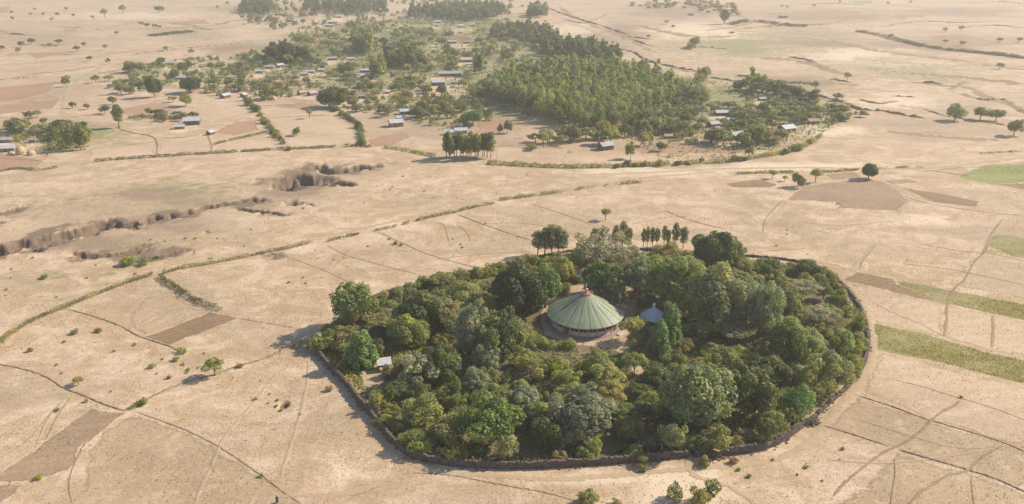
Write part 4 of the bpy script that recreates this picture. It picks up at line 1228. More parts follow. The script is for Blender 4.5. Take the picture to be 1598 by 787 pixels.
placed = [(G(t[1], t[2]), t[3] * mpp(t[2]) * .5) for t in TREES]
FW = [G(a, b) for a, b in FOREST]
xs0, xs1 = min(p.x for p in FW), max(p.x for p in FW)
ys0, ys1 = min(p.y for p in FW), max(p.y for p in FW)
IN = [((u - 913) * .975 + 913, (v - 570) * .965 + 572) for u, v in FOREST]

IN2 = [((u - 913) * .91 + 913, (v - 570) * .84 + 566) for u, v in FOREST]


def where(u, v):
    if v < 470:
        return 'back'
    if u < 760:
        return 'left'
    if u > 1130:
        return 'right'
    return 'front' if v > 540 else 'middle'


PLACE = {'back': 'along the back edge of the grove', 'left': 'in the left part of the grove', 'right': 'in the right part of the grove', 'front': 'in the front part of the grove', 'middle': 'around the church clearing'}


def free(p, rr, k=.75):
    return all((p.x - q.x) ** 2 + (p.y - q.y) ** 2 > ((rr + s) * k) ** 2 for q, s in placed)


nfill = 0
for _ in range(9000):                              # smaller trees between the named ones
    if nfill >= 115:
        break
    p = Vector((rng.uniform(xs0, xs1), rng.uniform(ys0, ys1), 0))
    u, v = (float(q) for q in UV(np.array(p.x), np.array(p.y)))
    if not inside(IN2, u, v) or inside(CLEAR, u, v) or inside(YARD, u, v) or inside(BELT, u, v) or (p - CH).length < 19 or (v > 504 and (p - CH).length < 30):
        continue
    wd = rng.uniform(5.5, 8.5)
    if not free(p, wd / 2, .62):
        continue
    wh = where(u, v)
    kd = rng.choice(['loose', 'loose', 'umbrella', 'billow', 'broad', 'loose'])
    c = rng.choice([OL, MG, GG, YG, OL, DK] if wh != 'right' else [OL, GB, MG, GG, OL, YG])
    s = mpp(v)
    adj = {'loose': 'loose leaved small tree', 'umbrella': 'low flat crowned tree', 'billow': 'small lumpy crowned tree', 'broad': 'small dense domed tree'}[kd]
    tree(kd, u, v, wd / s, wd / s * rng.uniform(.7, 1.0), c, adj + ' ' + PLACE[wh], adj + 's ' + PLACE[wh])
    placed.append((p, wd * .42))
    nfill += 1
nsh = 0
for _ in range(30000):
    if nsh >= 290:
        break
    p = Vector((rng.uniform(xs0, xs1), rng.uniform(ys0, ys1), 0))
    u, v = (float(q) for q in UV(np.array(p.x), np.array(p.y)))
    if not inside(IN, u, v) or inside(YARD, u, v) or inside(BELT, u, v) or (p - CH).length < 15.5 or (v > 500 and (p - CH).length < 18):
        continue
    if inside(CLEAR, u, v) and rng.random() < .65:
        continue
    wd = rng.uniform(2.6, 5.0)
    if not free(p, wd / 2, .55):
        continue
    wh = where(u, v)
    s = mpp(v)
    c, nm = rng.choice([(YG, 'yellow green'), (OL, 'olive'), (MG, 'mid green'), (BR, 'dry brown'), (GG, 'grey green'), (YG, 'yellow green')])
    bush(u, v, wd / s, wd / s * rng.uniform(.65, .95), c, nm + ' bush under the trees ' + PLACE[wh], nm + ' bushes ' + PLACE[wh])
    placed.append((p, wd * .45))
    nsh += 1

# named bushes of the grove's front
for u, v, a, b, c, lb in ((792, 718, 36, 50, GB, 'round brownish grey bush standing behind the front wall'), (1082, 700, 32, 30, YG, 'yellow olive round bush behind the wall right beside its gap'), (1108, 703, 24, 22, YG, 'small yellow olive bush between the gap and the collapsed part of the wall'), (928, 712, 26, 32, YG, 'pale yellow green bush behind the middle of the front wall'),
                          (500, 548, 46, 34, OL, 'brown olive bush filling the left corner of the wall'), (540, 548, 44, 36, BR, 'reddish brown dry bush just inside the left corner of the wall'), (590, 640, 28, 34, OL, 'olive bush on the inner side of the left wall, by the bare yard'), (655, 708, 46, 34, YG, 'light yellow green bush in the front left curve of the wall'),
                          (712, 716, 44, 36, OL, 'dry olive bush leaning to the front wall on the left'), (1232, 664, 34, 36, MG, 'leafy green bush at the front right bend of the wall'), (1330, 590, 26, 40, YG, 'light green bush at the right hand wall above its rubble'), (1340, 520, 24, 36, YG, 'yellow green bush right of the inner footpath by the right hand wall')):
    bush(u, v, a, b, c, lb)

for a_, b_, n_, pl in (((1290, 432), (1060, 400), 30, 'back right'), ((1060, 400), (840, 410), 24, 'back'), ((840, 410), (640, 452), 30, 'back left'), ((640, 452), (505, 525), 26, 'far left'), ((1300, 440), (1345, 540), 16, 'right hand')):
    for k in range(n_):
        f = (k + rng.uniform(.1, .9)) / n_
        u, v = a_[0] + (b_[0] - a_[0]) * f, a_[1] + (b_[1] - a_[1]) * f + rng.uniform(-2, 5)
        if inside(FOREST, np.array(u), np.array(v)):
            c, nm = rng.choice([(OL, 'olive'), (YG, 'yellow green'), (MG, 'mid green'), (BR, 'dry brown'), (GG, 'grey green')])
            bush(u, v, rng.uniform(14, 28), rng.uniform(11, 22), c, nm + ' bush on the ' + pl + ' rim of the grove', nm + ' bushes on the ' + pl + ' rim of the grove', 'rim_bush')

# undergrowth: countless weeds and leaf tufts on the floor of the grove
def carpet(name, poly, n, size, hmax, cols, seed, hole=None, kind='stuff', freq=.09):
    r = np.random.default_rng(seed)
    W = [G(a, b) for a, b in poly]
    x = r.uniform(min(p.x for p in W), max(p.x for p in W), n * 3)
    y = r.uniform(min(p.y for p in W), max(p.y for p in W), n * 3)
    k = inside([(p.x, p.y) for p in W], x, y)
    if hole:
        for hp in hole:
            hw = [(G(a, b).x, G(a, b).y) for a, b in hp]
            k &= ~(inside(hw, x, y) & (r.random(len(x)) < .93))
    k &= fbm(x * freq, y * freq, seed) > r.uniform(.36, .60, len(x))
    k &= np.hypot(x - CH.x, y - CH.y) > 13.5
    x, y = x[k][:n], y[k][:n]
    m = len(x)
    z = r.uniform(.05, 1, m) ** 1.4 * hmax * (.4 + fbm(x * .2, y * .2, seed + 5))
    nn = r.normal(size=(m, 3)) * .7 + np.array([0, 0, .8])
    nn /= np.linalg.norm(nn, axis=1)[:, None]
    t = r.normal(size=(m, 3))
    t -= nn * (t * nn).sum(1)[:, None]
    t /= np.linalg.norm(t, axis=1)[:, None]
    b = np.cross(nn, t)
    s = (size * r.uniform(.5, 1.5, m) / 2)[:, None]
    p = np.stack([x, y, z], 1)
    V = np.stack([p - t * s, p + b * s * .8, p + t * s, p - b * s * .8], 1).reshape(-1, 3)
    tone = np.clip(fbm(x * .07, y * .07, seed + 9) * 1.6 - .3 + r.uniform(-.3, .3, m), 0, 1)
    me = mesh_np(name, V, np.arange(m * 4).reshape(-1, 4), M['leaf'], {'tone': np.repeat(tone, 4)})
    o = link(name, me)
    o.color = (*cols, 1)
    return tag(o, kind=kind)


tag(carpet('undergrowth', IN, 70000, .5, 1.2, (.33, .31, .09), 71, [CLEAR, YARD, BELT]), 'green and straw coloured undergrowth between the trees inside the stone wall', 'undergrowth')

def tufts(name, poly, n, col, size, seed, label):
    """short dry grass and clods standing on the near fields"""
    r = np.random.default_rng(seed)
    W = [(G(a, b).x, G(a, b).y) for a, b in poly]
    A = np.array(W)
    x, y = r.uniform(A[:, 0].min(), A[:, 0].max(), n * 3), r.uniform(A[:, 1].min(), A[:, 1].max(), n * 3)
    k = inside(W, x, y) & ~inside([(G(a, b).x, G(a, b).y) for a, b in FOREST], x, y) & (fbm(x * .05, y * .12, seed, 4) > r.uniform(.36, .62, len(x)))
    x, y = x[k][:n], y[k][:n]
    m = len(x)
    a, s = r.uniform(0, 3.14, m), size * r.uniform(.5, 1.5, m)
    dx, dy = np.cos(a) * s * .5, np.sin(a) * s * .5
    h = s * r.uniform(.25, .7, m)
    lx, ly = r.normal(size=m) * h * .6, r.normal(size=m) * h * .6
    z0 = np.full(m, -.02)
    V = np.stack([np.stack([x - dx, y - dy, z0], 1), np.stack([x + dx, y + dy, z0], 1), np.stack([x + dx * .6 + lx, y + dy * .6 + ly, h + .06], 1), np.stack([x - dx * .6 + lx, y - dy * .6 + ly, h + .06], 1)], 1).reshape(-1, 3)
    o = link(name, mesh_np(name, V, np.arange(m * 4).reshape(-1, 4), M['leaf'], {'tone': np.repeat(r.uniform(0, 1, m), 4)}))
    o.color = (*col, 1)
    return tag(o, label, 'grass', None, 'stuff')


NEAR = [(-120, 470), (250, 430), (820, 330), (1240, 330), (1720, 360), (1760, 860), (-160, 860)]
tufts('dry_grass', NEAR, 34000, (.40, .30, .18), .22, 95, 'short pale dry grass on the near fields')
tufts('dry_stubble', NEAR, 14000, (.40, .285, .17), .19, 96, 'weathered stubble and clods on the near fields')
STRIPS = ([(1398, 440), (1486, 455), (1598, 476), (1680, 491), (1680, 514), (1598, 498), (1542, 487), (1473, 472)], [(1364, 506), (1471, 530), (1547, 552), (1598, 563), (1690, 584), (1690, 620), (1598, 598), (1527, 581), (1450, 561), (1368, 542)], [(1553, 367), (1598, 373), (1690, 386), (1690, 418), (1598, 402), (1535, 393)], [(1497, 276), (1535, 259), (1598, 257), (1690, 255), (1690, 290), (1547, 286)])
for k_, (q_, n_) in enumerate(zip(STRIPS, (7000, 12000, 3000, 3500))):
    tufts('crop_plants', q_, n_, (.36, .30, .135), .24, 110 + k_, 'thin green crop plants standing in the field strip')
MID = [(-120, 470), (250, 430), (820, 330), (1240, 330), (1720, 360), (1720, 262), (1000, 266), (560, 236), (-120, 262)]
tufts('dry_stubble', MID, 9000, (.38, .275, .165), .3, 97, 'weathered stubble and clods on the far pasture')

# cactus clump by the front wall
cc = thing('cactus_clump', 'clump of upright finger shaped cactus stems just behind the front wall near its gap', 'cactus', G(1024, 708))
M['cactus'] = simple('cactus_skin', (.085, .115, .055), (.13, .155, .075), 2)
for k in range(26):
    h = rng.uniform(2.0, 4.2)
    x, y = rng.uniform(-4.5, 5), rng.uniform(-1.4, 1.6)
    b = MB().tube([(x, y, -.1), (x + rng.uniform(-.15, .15), y, h * .5), (x + rng.uniform(-.2, .2), y, h)], [.2, .24, .1], 5)
    if k % 2:
        b.tube([(x, y, h * .4), (x + .45, y, h * .5), (x + .5, y, h * .85)], [.14, .16, .08], 5)
    b.build('stem', M['cactus'], cc, True)

# ------------------------------------------------------------------ stone wall around the grove
def wall_line(pts, name, label, hgt, seed, thick=.6):
    """dry stone wall: a core and courses of separate rough stones"""
    r = random.Random(seed)
    L = smooth_line(pts, 3)
    P = [G(a, b) for a, b in L]
    seg = [(P[i + 1] - P[i]).length for i in range(len(P) - 1)]
    tot = sum(seg)
    base = P[0].copy()
    t = thing(name, label, 'wall', base)

    def at(d):
        for i, s in enumerate(seg):
            if d <= s or i == len(seg) - 1:
                q = P[i].lerp(P[i + 1], min(1, d / s))
                return q, (P[i + 1] - P[i]).normalized()
            d -= s

    def top(d):
        return hgt * (1 + .06 * math.sin(d * .31 + seed) + .05 * math.sin(d * .87 + 2 * seed))
    core = MB()
    V, d, n = [], 0, 0
    while d < tot:
        q, tg = at(d)
        nn = Vector((-tg.y, tg.x, 0))
        h = top(d) - .25
        V += [q - nn * thick * .36 - base + Vector((0, 0, -.1)), q - nn * thick * .3 - base + Vector((0, 0, h)), q + nn * thick * .3 - base + Vector((0, 0, h)), q + nn * thick * .36 - base + Vector((0, 0, -.1))]
        d += 1.2
        n += 1
    core.add(V, [(i * 4 + k, i * 4 + 4 + k, i * 4 + 5 + k, i * 4 + 1 + k) for i in range(n - 1) for k in range(3)])
    core.build('core', M['stone'], t)
    st = MB()
    ch = .22
    for c in range(int(hgt * 1.25 / ch)):
        d = r.uniform(0, .3)
        while d < tot:
            ln = r.uniform(.26, .62)
            q, tg = at(min(d + ln / 2, tot))
            z = ch * (c + .5)
            if z < top(d) + r.uniform(-.22, .12):
                nn = Vector((-tg.y, tg.x, 0))
                th = thick * (1.08 - .10 * c / 6) + r.uniform(-.06, .14)
                ang = math.atan2(tg.y, tg.x) + r.uniform(-.12, .12)
                Mx = Matrix.Rotation(ang, 3, 'Z') @ Matrix.Rotation(r.uniform(-.14, .14), 3, 'Y') @ Matrix.Rotation(r.uniform(-.1, .1), 3, 'X')
                st.box(q - base + Vector((0, 0, z + r.uniform(-.04, .04))) + nn * r.uniform(-.05, .05), (ln * .96, th, ch * r.uniform(.85, 1.1)), M=Mx)
            d += ln
    for k in range(int(tot * 1.2)):                 # fallen stones at the foot
        q, tg = at(r.uniform(0, tot))
        nn = Vector((-tg.y, tg.x, 0))
        s = r.uniform(.15, .38)
        st.box(q - base + nn * r.choice((-1, -1, 1)) * (thick * .5 + abs(r.gauss(.3, .4))) + Vector((0, 0, s * .3)), (s * 1.3, s, s * .8), M=Matrix.Rotation(r.uniform(0, 3), 3, 'Z') @ Matrix.Rotation(r.uniform(-.4, .4), 3, 'X'))
    o = st.build('stones', M['stone'], t)
    o['kind'] = 'stuff'
    return t


wl = FOREST
i_gap0, i_gap1 = wl.index((1060, 714)), wl.index((1090, 712))
wall_line(wl[:i_gap0 + 1] + [(1073, 713.4)], 'stone_wall', 'long dark dry stone wall curving round the left and front up to the gap', 1.85, 3)
wall_line([(1083, 713), (1090, 712.3), (1099, 711.8)], 'stone_wall', 'short stub of dry stone wall standing between the gap and the collapsed rubble', 1.9, 5)
wall_line([(1124, 711), (1150, 708), (1180, 704), (1204, 697), (1222, 688), (1240, 676), (1252, 667)], 'stone_wall', 'dark stretch of dry stone wall right of the collapsed rubble', 2.0, 7)
wall_line([(1256, 665), (1275, 648), (1292, 632), (1312, 615), (1330, 597), (1348, 568), (1355, 538), (1350, 500), (1336, 472), (1318, 449), (1294, 428)], 'stone_wall', 'low tumbled stone wall along the right hand side of the grove by the pale footpath', 1.0, 9, .75)
wall_line([(1294, 428), (1262, 414), (1220, 405), (1160, 400), (1100, 396), (1040, 392), (980, 390), (920, 390), (860, 398), (800, 412), (740, 428), (680, 440), (620, 452), (570, 470), (528, 502), (487, 538)], 'stone_wall', 'stone wall at the back of the grove, mostly hidden by its trees', .8, 11)


def rubble(u, v, wd, n, label, hh=.9):
    t = thing('rubble_heap', label, 'rubble', G(u, v))
    b = MB()
    for k in range(n):
        x, y = rng.gauss(0, wd * .24), rng.gauss(-.3, .6)
        s = rng.uniform(.2, .5)
        z = max(0, hh * (1 - (x / wd) ** 2 * 3 - y * y * .5)) * rng.uniform(.2, 1)
        b.box((x, y, z + s * .3), (s * 1.3, s, s * .8), M=Matrix.Rotation(rng.uniform(0, 3), 3, 'Z') @ Matrix.Rotation(rng.uniform(-.5, .5), 3, 'X'))
    o = b.build('stones', M['stone'], t)
    o['kind'] = 'stuff'


rubble(1113, 712, 4.6, 150, 'heap of loose stones where the front wall has collapsed', 1.3)
rubble(1266, 660, 3.4, 110, 'grey heap of tumbled stones at the front right bend of the wall', 1.1)

# ------------------------------------------------------------------ the church
def church():
    NS = 20
    ph = R(-90) + R(3)
    RE, RW, HE, HR, RC = 11.9, 10.4, 3.65, 6.8, 1.15
    t = thing('round_church', 'round church with pale green conical metal roof, red peak and cross', 'church', CH)
    k = N('faded_green_sheet')
    oc = k.n('ShaderNodeTexCoord').outputs['Object']
    n1 = k.noise(.55, 6, .7, .6, vec=oc)
    n2 = k.noise(2.5, 5, .7, .3, vec=oc)
    oi = k.n('ShaderNodeObjectInfo').outputs['Random']
    col = k.mix(k.ramp(n1, .3, .72), (.215, .238, .132), (.275, .288, .175))
    col = k.mix(k.math('MULTIPLY', k.ramp(n2, .55, .75), .5), col, (.185, .19, .12))
    col = k.mix(k.math('MULTIPLY', oi, .22), col, (.185, .22, .13))
    k.color(col)
    k.b.inputs['Roughness'].default_value = .5
    k.b.inputs['Specular IOR Level'].default_value = .35
    k.bump(n2, .3, .03)
    groof = k.m
    k = N('red_sheet')
    k.color(k.mix(k.ramp(k.noise(1.2, 4, .6, .2, vec=k.n('ShaderNodeTexCoord').outputs['Object']), .35, .7), (.36, .115, .095), (.29, .125, .10)))
    k.b.inputs['Roughness'].default_value = .5
    red = k.m
    pink = simple('pink_stone', (.62, .475, .42), (.70, .575, .51), 2.2, bump=.04)
    plinth_m = simple('plinth_stone', (.29, .20, .165), (.36, .26, .21), 1.2, bump=.03)
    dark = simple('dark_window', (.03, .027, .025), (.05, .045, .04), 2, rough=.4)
    cream = simple('cream_plaster', (.42, .36, .27), (.50, .43, .33), 2)
    seam_m = simple('roof_seam', (.11, .125, .085), (.15, .16, .11), 3)

    def rp(r, a, z):
        return Vector((r * math.cos(a), r * math.sin(a), z))

    def rz_(r):
        return HE + HR * (1 - r / RE)
    rr = random.Random(4)
    # roof panels: bent sheets, one per segment; two of them sag below their neighbours at the back right
    for i in range(NS):
        a0, a1 = ph + 2 * math.pi * i / NS + .006, ph + 2 * math.pi * (i + 1) / NS - .006
        am = (a0 + a1) / 2
        deg = math.degrees(math.atan2(math.sin(am), math.cos(am)))
        sag = .0 if not (4 < deg < 46) else .8
        b = MB()
        rads = [RC - .1, 3.2, 5.4, 7.2, 8.0, 10.0, RE + rr.uniform(-.06, .06)]
        V = []
        for q in rads:
            z = rz_(q) - (sag if q > 7.5 else 0) + .05 * math.sin(q * .8)
            V += [rp(q, a0, z), rp(q, am, z + .05), rp(q, a1, z)]
        n = len(V)
        V += [v - Vector((0, 0, .06)) for v in V]
        F = []
        for j in range(len(rads) - 1):
            for c in range(2):
                q = j * 3 + c
                F.append((q, q + 3, q + 4, q + 1))
                F.append((n + q, n + q + 1, n + q + 4, n + q + 3))
        e = (len(rads) - 1) * 3
        F += [(e, n + e, n + e + 1, e + 1), (e + 1, n + e + 1, n + e + 2, e + 2)]
        for j in range(len(rads) - 1):
            F += [(j * 3, n + j * 3, n + j * 3 + 3, j * 3 + 3), (j * 3 + 5, n + j * 3 + 5, n + j * 3 + 2, j * 3 + 2)]
        b.add(V, F)
        o = b.build('roof_panel', groof, t)
        # dark overlap seam along one side
        sm = MB().tube([rp(q, a0 - .006, rz_(q) + .05 - (sag if q > 7.5 else 0)) for q in (RC, 5, 7.4, 8.0, RE)], [.042] * 5, 4)
        sm.build('roof_seam', seam_m, t)
    # peak
    pk = MB().lathe([(RC + .35, rz_(RC) - .1), (RC + .3, rz_(RC) + .14), (.75, rz_(.75) + .22), (.28, rz_(0) + .22), (.26, rz_(0) + .5)], NS, ph=ph).build('roof_peak', red, t)
    z0 = rz_(0) + .45
    MB().lathe([(.22, z0), (.26, z0 + .1), (.62, z0 + .28), (.66, z0 + .42), (.4, z0 + .62), (.16, z0 + .75), (.1, z0 + .85)], 14).build('finial', simple('pale_red_paint', (.46, .24, .18), (.55, .36, .28), 3), pk, True)
    cr = MB().tube([(0, 0, z0 + .8), (0, 0, z0 + 2.5)], [.07, .06], 6)
    cr.box((0, 0, z0 + 2.0), (.62, .07, .09))
    cr.box((0, 0, z0 + 1.45), (.34, .07, .08))
    cr.build('cross', M['white'], pk)
    # ring wall with an upper band of openings
    W = MB()
    HS, HT = 1.75, 2.75
    n = 60
    W.lathe([(RW, -.3), (RW, HS), (RW - .32, HS), (RW - .32, -.3)], n, ph=ph)
    W.lathe([(RW, HT), (RW, 4.1), (RW - .32, 4.1), (RW - .32, HT), (RW, HT)], n, ph=ph)
    W.build('wall', pink, t)
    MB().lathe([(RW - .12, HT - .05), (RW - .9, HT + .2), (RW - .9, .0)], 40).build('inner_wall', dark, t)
    MB().lathe([(11.35, -.3), (11.35, .42), (11.2, .46), (RW + .002, .46)], n, ph=ph).build('plinth', plinth_m, t)
    MB().lathe([(12.2, -.3), (12.2, .16), (12.05, .2), (11.352, .2)], n, ph=ph).build('step', plinth_m, t)
    MB().lathe([(RW - .3, HE + .72), (RE - .1, HE - .16)], NS, ph=ph).build('soffit', M['wood'], t)
    doors = (4, 12, 19)
    for i in range(24):
        a = R(-90) + R(7.5) + 2 * math.pi * i / 24
        rot = a + math.pi / 2
        p = rp(RW - .1, a, (HS + HT) / 2)
        pc = rp(RW + .03, a + math.pi / 24, 1.85)
        MB().box(pc, (.5, .34, 3.66), rot + math.pi / 24).build('pillar', cream, t)
        isdoor = any(abs(((math.degrees(a) + 180 - dg) + 180) % 360 - 180) < 7.6 for dg in (25, 130, 50 + 180 - 5))
        isdoor = i in (3, 9, 15, 21)
        if isdoor:
            d = MB().box(rp(RW + .02, a, 1.62), (1.5, .12, 2.3), rot).build('door', M['wood'], t)
            MB().box(rp(RW + .03, a, 2.84), (1.8, .2, .14), rot).build('lintel', cream, d)
        else:
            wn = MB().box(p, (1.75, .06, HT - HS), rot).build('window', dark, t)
            f = MB()
            f.box(rp(RW - .02, a, HT - .04), (1.95, .12, .1), rot)
            f.box(rp(RW - .02, a, HS + .05), (1.95, .2, .1), rot)
            f.box(rp(RW - .03, a, (HS + HT) / 2), (.08, .1, HT - HS - .16), rot)
            f.build('frame', cream, wn)
    st = MB()
    for j in range(3):
        st.box(rp(12.3 + .45 * j, R(-38), .24 - .1 * j), (.9, 2.6, .28 - .08 * j), R(-38))
    st.build('steps', simple('pale_step', (.46, .38, .30), (.54, .45, .36), 2), t)


church()

# ------------------------------------------------------------------ smaller buildings of the compound
p = G(1019, 504)
t = thing('round_pavilion', 'small round building with blue grey metal roof and white finial, right of the church', 'pavilion', p)
MB().lathe([(3.9, -.2), (3.9, 2.5)], 12).build('wall', M['mud'], t)
MB().lathe([(4.7, 2.2), (4.75, 2.3), (.35, 5.3), (.3, 5.4)], 6, ph=.35).build('roof', M['tin_blue'], t)
MB().lathe([(.32, 5.3), (.32, 5.65), (.18, 5.75), (.42, 6.1), (.42, 6.35), (.15, 6.6), (.02, 7.0)], 10).build('finial', M['white'], t, True)
MB().box((-1.0, -3.86, .95), (1.0, .12, 2.0), R(-14)).build('door', M['wood'], t)


def shelter(u, v, wd, dp, h, rz, tilt, mat, label, name='tin_shelter', cat='shelter'):
    t = thing(name, label, cat, G(u, v), rz)
    Mx = Matrix.Rotation(tilt, 3, 'X')
    k = 3
    for i in range(k):
        MB().box((-wd / 2 + wd * (i + .5) / k, 0, h + (i % 2) * .012), (wd / k - .01, dp, .05), M=Mx).build('roof_sheet', mat, t)
    for sx in (-1, 1):
        for sy in (-1, 1):
            hh = h + math.tan(tilt) * sy * dp * .42 - .03
            MB().tube([(sx * wd * .44, sy * dp * .42, -.1), (sx * wd * .44, sy * dp * .42, hh)], [.07, .06], 5).build('post', M['wood'], t)
    bw = MB().box((0, dp * .40, h * .45), (wd * .85, .1, h * .9))
    bw.build('back_wall', M['mud_dark'], t)
    return t


shelter(600, 576, 4.0, 3.6, 2.4, R(14), R(8), M['tin'], 'small shelter with grey white tin roof by the bare yard on the left')
shelter(1069, 540, 3.2, 2.0, 2.0, R(-12), R(10), M['tin'], 'tiny pale tin roof among bushes right of the church and pavilion')
shelter(898, 440, 3.8, 2.6, 2.4, R(10), R(8), M['tin_dull'], 'open shelter with dull grey roof between two rich green trees behind the church')
shelter(786, 482, 5.5, 3.6, 2.6, R(25), R(9), M['tin_blue'], 'bluish white tin roof half hidden beneath the blackish tree left of the church')
t = thing('thatched_hut', 'pale thatched hut under the silvery tree behind the church on the right', 'hut', G(969, 448))
MB().lathe([(1.9, -.2), (1.9, 1.9)], 14).build('wall', M['mud'], t)
MB().lathe([(2.7, 1.6), (2.7, 1.75), (1.3, 2.9), (.1, 3.9)], 14).build('roof', M['thatch'], t)
b = MB()
b.box((0, 0, .35), (3.6, .7, .9), R(-8))
tag(b.build('stone_ledge', simple('pale_ledge', (.46, .38, .31), (.36, .29, .23), 2)), 'low pale stone ledge in the clearing behind the church, below the silvery tree', 'ledge').location = G(957, 455)
b = MB()
for k in range(3):
    b.box((rng.uniform(-.9, .9), rng.uniform(-.3, .3), .45 + k * .1), (1.2, .9, .9 + .2 * k), rng.uniform(-.5, .5))
tag(b.build('grave_stone', simple('pink_block', (.45, .32, .27), (.52, .41, .35), 2)), 'pinkish stone tomb in the clearing left behind the church roof peak', 'tomb').location = G(894, 466)
bm = bmesh.new()
bmesh.ops.create_icosphere(bm, subdivisions=3, radius=1)
for vv in bm.verts:
    vv.co *= 1 + .25 * (float(vnoise(np.array(vv.co.x * 1.7 + 9), np.array(vv.co.y * 1.7 + vv.co.z * 2.1), 3)) - .5)
    vv.co = Vector((vv.co.x * 1.5, vv.co.y * 1.1, vv.co.z * .8 + .3))
me = bpy.data.meshes.new('boulder')
bm.to_mesh(me)
bm.free()
me.materials.append(simple('pale_rock', (.42, .34, .28), (.30, .24, .19), 1.5, bump=.05))
tag(link('boulder', me, None, G(993, 566)), 'pale boulder at the edge of the clearing in front of the pavilion', 'boulder')

# ------------------------------------------------------------------ houses of the village
def house_proto(L, D, hw, rise):
    """meshes of a gabled house, eaves along x; local origin at its base"""
    w_ = MB()
    V = [(-L / 2, -D / 2, -.3), (L / 2, -D / 2, -.3), (L / 2, D / 2, -.3), (-L / 2, D / 2, -.3), (-L / 2, -D / 2, hw), (L / 2, -D / 2, hw), (L / 2, D / 2, hw), (-L / 2, D / 2, hw), (-L / 2, 0, hw + rise), (L / 2, 0, hw + rise)]
    w_.add(V, [(0, 1, 5, 4), (2, 3, 7, 6), (1, 2, 6, 9, 5), (3, 0, 4, 8, 7)])
    r_ = MB()
    o, e = .45, .4
    k = (D / 2 + o) / (D / 2)
    for s in (-1, 1):
        y0, z0 = s * (D / 2 + o), hw + rise - rise * k
        P = [(-L / 2 - e, 0, hw + rise + .05), (L / 2 + e, 0, hw + rise + .05), (L / 2 + e, y0, z0 + .05), (-L / 2 - e, y0, z0 + .05)]
        Q = [(a, b, c - .07) for a, b, c in P]
        f = [(0, 1, 2, 3), (7, 6, 5, 4), (0, 4, 5, 1), (1, 5, 6, 2), (2, 6, 7, 3), (3, 7, 4, 0)]
        if s > 0:
            f = [q[::-1] for q in f]
        r_.add(P + Q, f)
    d_ = MB().box((-L * .15, -D / 2 - .02, .9), (.95, .1, 1.9))
    n_ = MB().box((L * .22, -D / 2 - .02, 1.3), (.8, .1, .7))
    return w_, r_, d_, n_


hp = {}
for ratio in (1.3, 1.6, 2.1, 3.4):
    L = 6.0 * ratio / 1.3
    parts = house_proto(L, 4.6, 2.3, 1.15)
    hp[ratio] = (L, 4.6, parts[0].mesh('wall', M['mud']), parts[1].mesh('roof', M['tin']), parts[2].mesh('door', M['wood']), parts[3].mesh('window', M['wood']))
mcache = {}


def mesh_with(me, mat):
    k = (me.name, mat)
    if k not in mcache:
        c = me.copy()
        c.materials[0] = M[mat]
        mcache[k] = c
    return mcache[k]


for u, v, wpx, turn, wm, rm, lb in HOUSES:
    wd = wpx * mpp(v)
    ratio = 3.4 if wpx > 30 else (2.1 if turn < 8 and wpx > 12 else (1.6 if turn < 20 else 1.3))
    L, D, wl_, rf_, dr_, wn_ = hp[ratio]
    s = wd / (L + .8) / (1 if turn < 20 else .95)
    hs = max(.8, min(1.35, s))
    t = thing('mud_house', lb, 'house', G(u, v), R(turn + rng.uniform(-4, 4)), 'tin roofed houses of the village', (s, max(s, .75), hs))
    link('wall', mesh_with(wl_, wm), t)
    link('roof', mesh_with(rf_, rm), t)
    link('door', dr_, t)
    link('window', wn_, t)

# haystacks at the left edge
for u, v, a, b, lb in ((33, 241, 15, 13, 'tall rounded haystack beside the tin roofed house at the left edge'), (49, 242, 13, 8, 'lower broad haystack right of the tall one at the left edge'), (18, 240, 10, 4, 'small straw pile in front of the house at the left edge'), (1066, 0, 0, 0, '')):
    if not a:
        continue
    s = mpp(v)
    q = MB().lathe([(a * s * .42, -.1), (a * s * .5, b * s * .25), (a * s * .45, b * s * .6), (a * s * .25, b * s * .9), (.05, b * s * 1.02)], 16)
    q.v = [(x + .25 * (float(vnoise(np.array(x * 1.3), np.array(y * 1.3 + z), 2)) - .5), y + .25 * (float(vnoise(np.array(x * 1.3 + 7), np.array(y * 1.3 + z), 4)) - .5), z) for x, y, z in q.v]
    tag(q.build('haystack', M['straw'], None, True), lb, 'haystack', None).location = G(u, v)
for u, v, lb in ((427, 156, 'round straw stack on the bare ground near the big round dark tree'), (712, 226, 'low straw pile on the bare yard by the front eucalyptus clump')):
    q = MB().lathe([(2.2, -.1), (2.5, .8), (2.1, 2.0), (1.1, 2.9), (.05, 3.2)], 14)
    tag(q.build('haystack', M['straw'], None, True), lb, 'haystack', None).location = G(u, v)

# ------------------------------------------------------------------ village and field trees
def far_tree(u, v, wpx, hpx, col, label, group, meshes=LOWTREE, name='tree', cat='tree'):
    s = mpp(v)
    me, w0, h0 = rng.choice(meshes)
    wd, ht = wpx * s, max(hpx * s, wpx * s * .5)
    o = link(name, me, None, G(u, v), rng.uniform(0, 6.28), (wd / w0, wd / w0, ht / h0))
    o.color = vary(col, .16)
    return tag(o, label, cat, group)


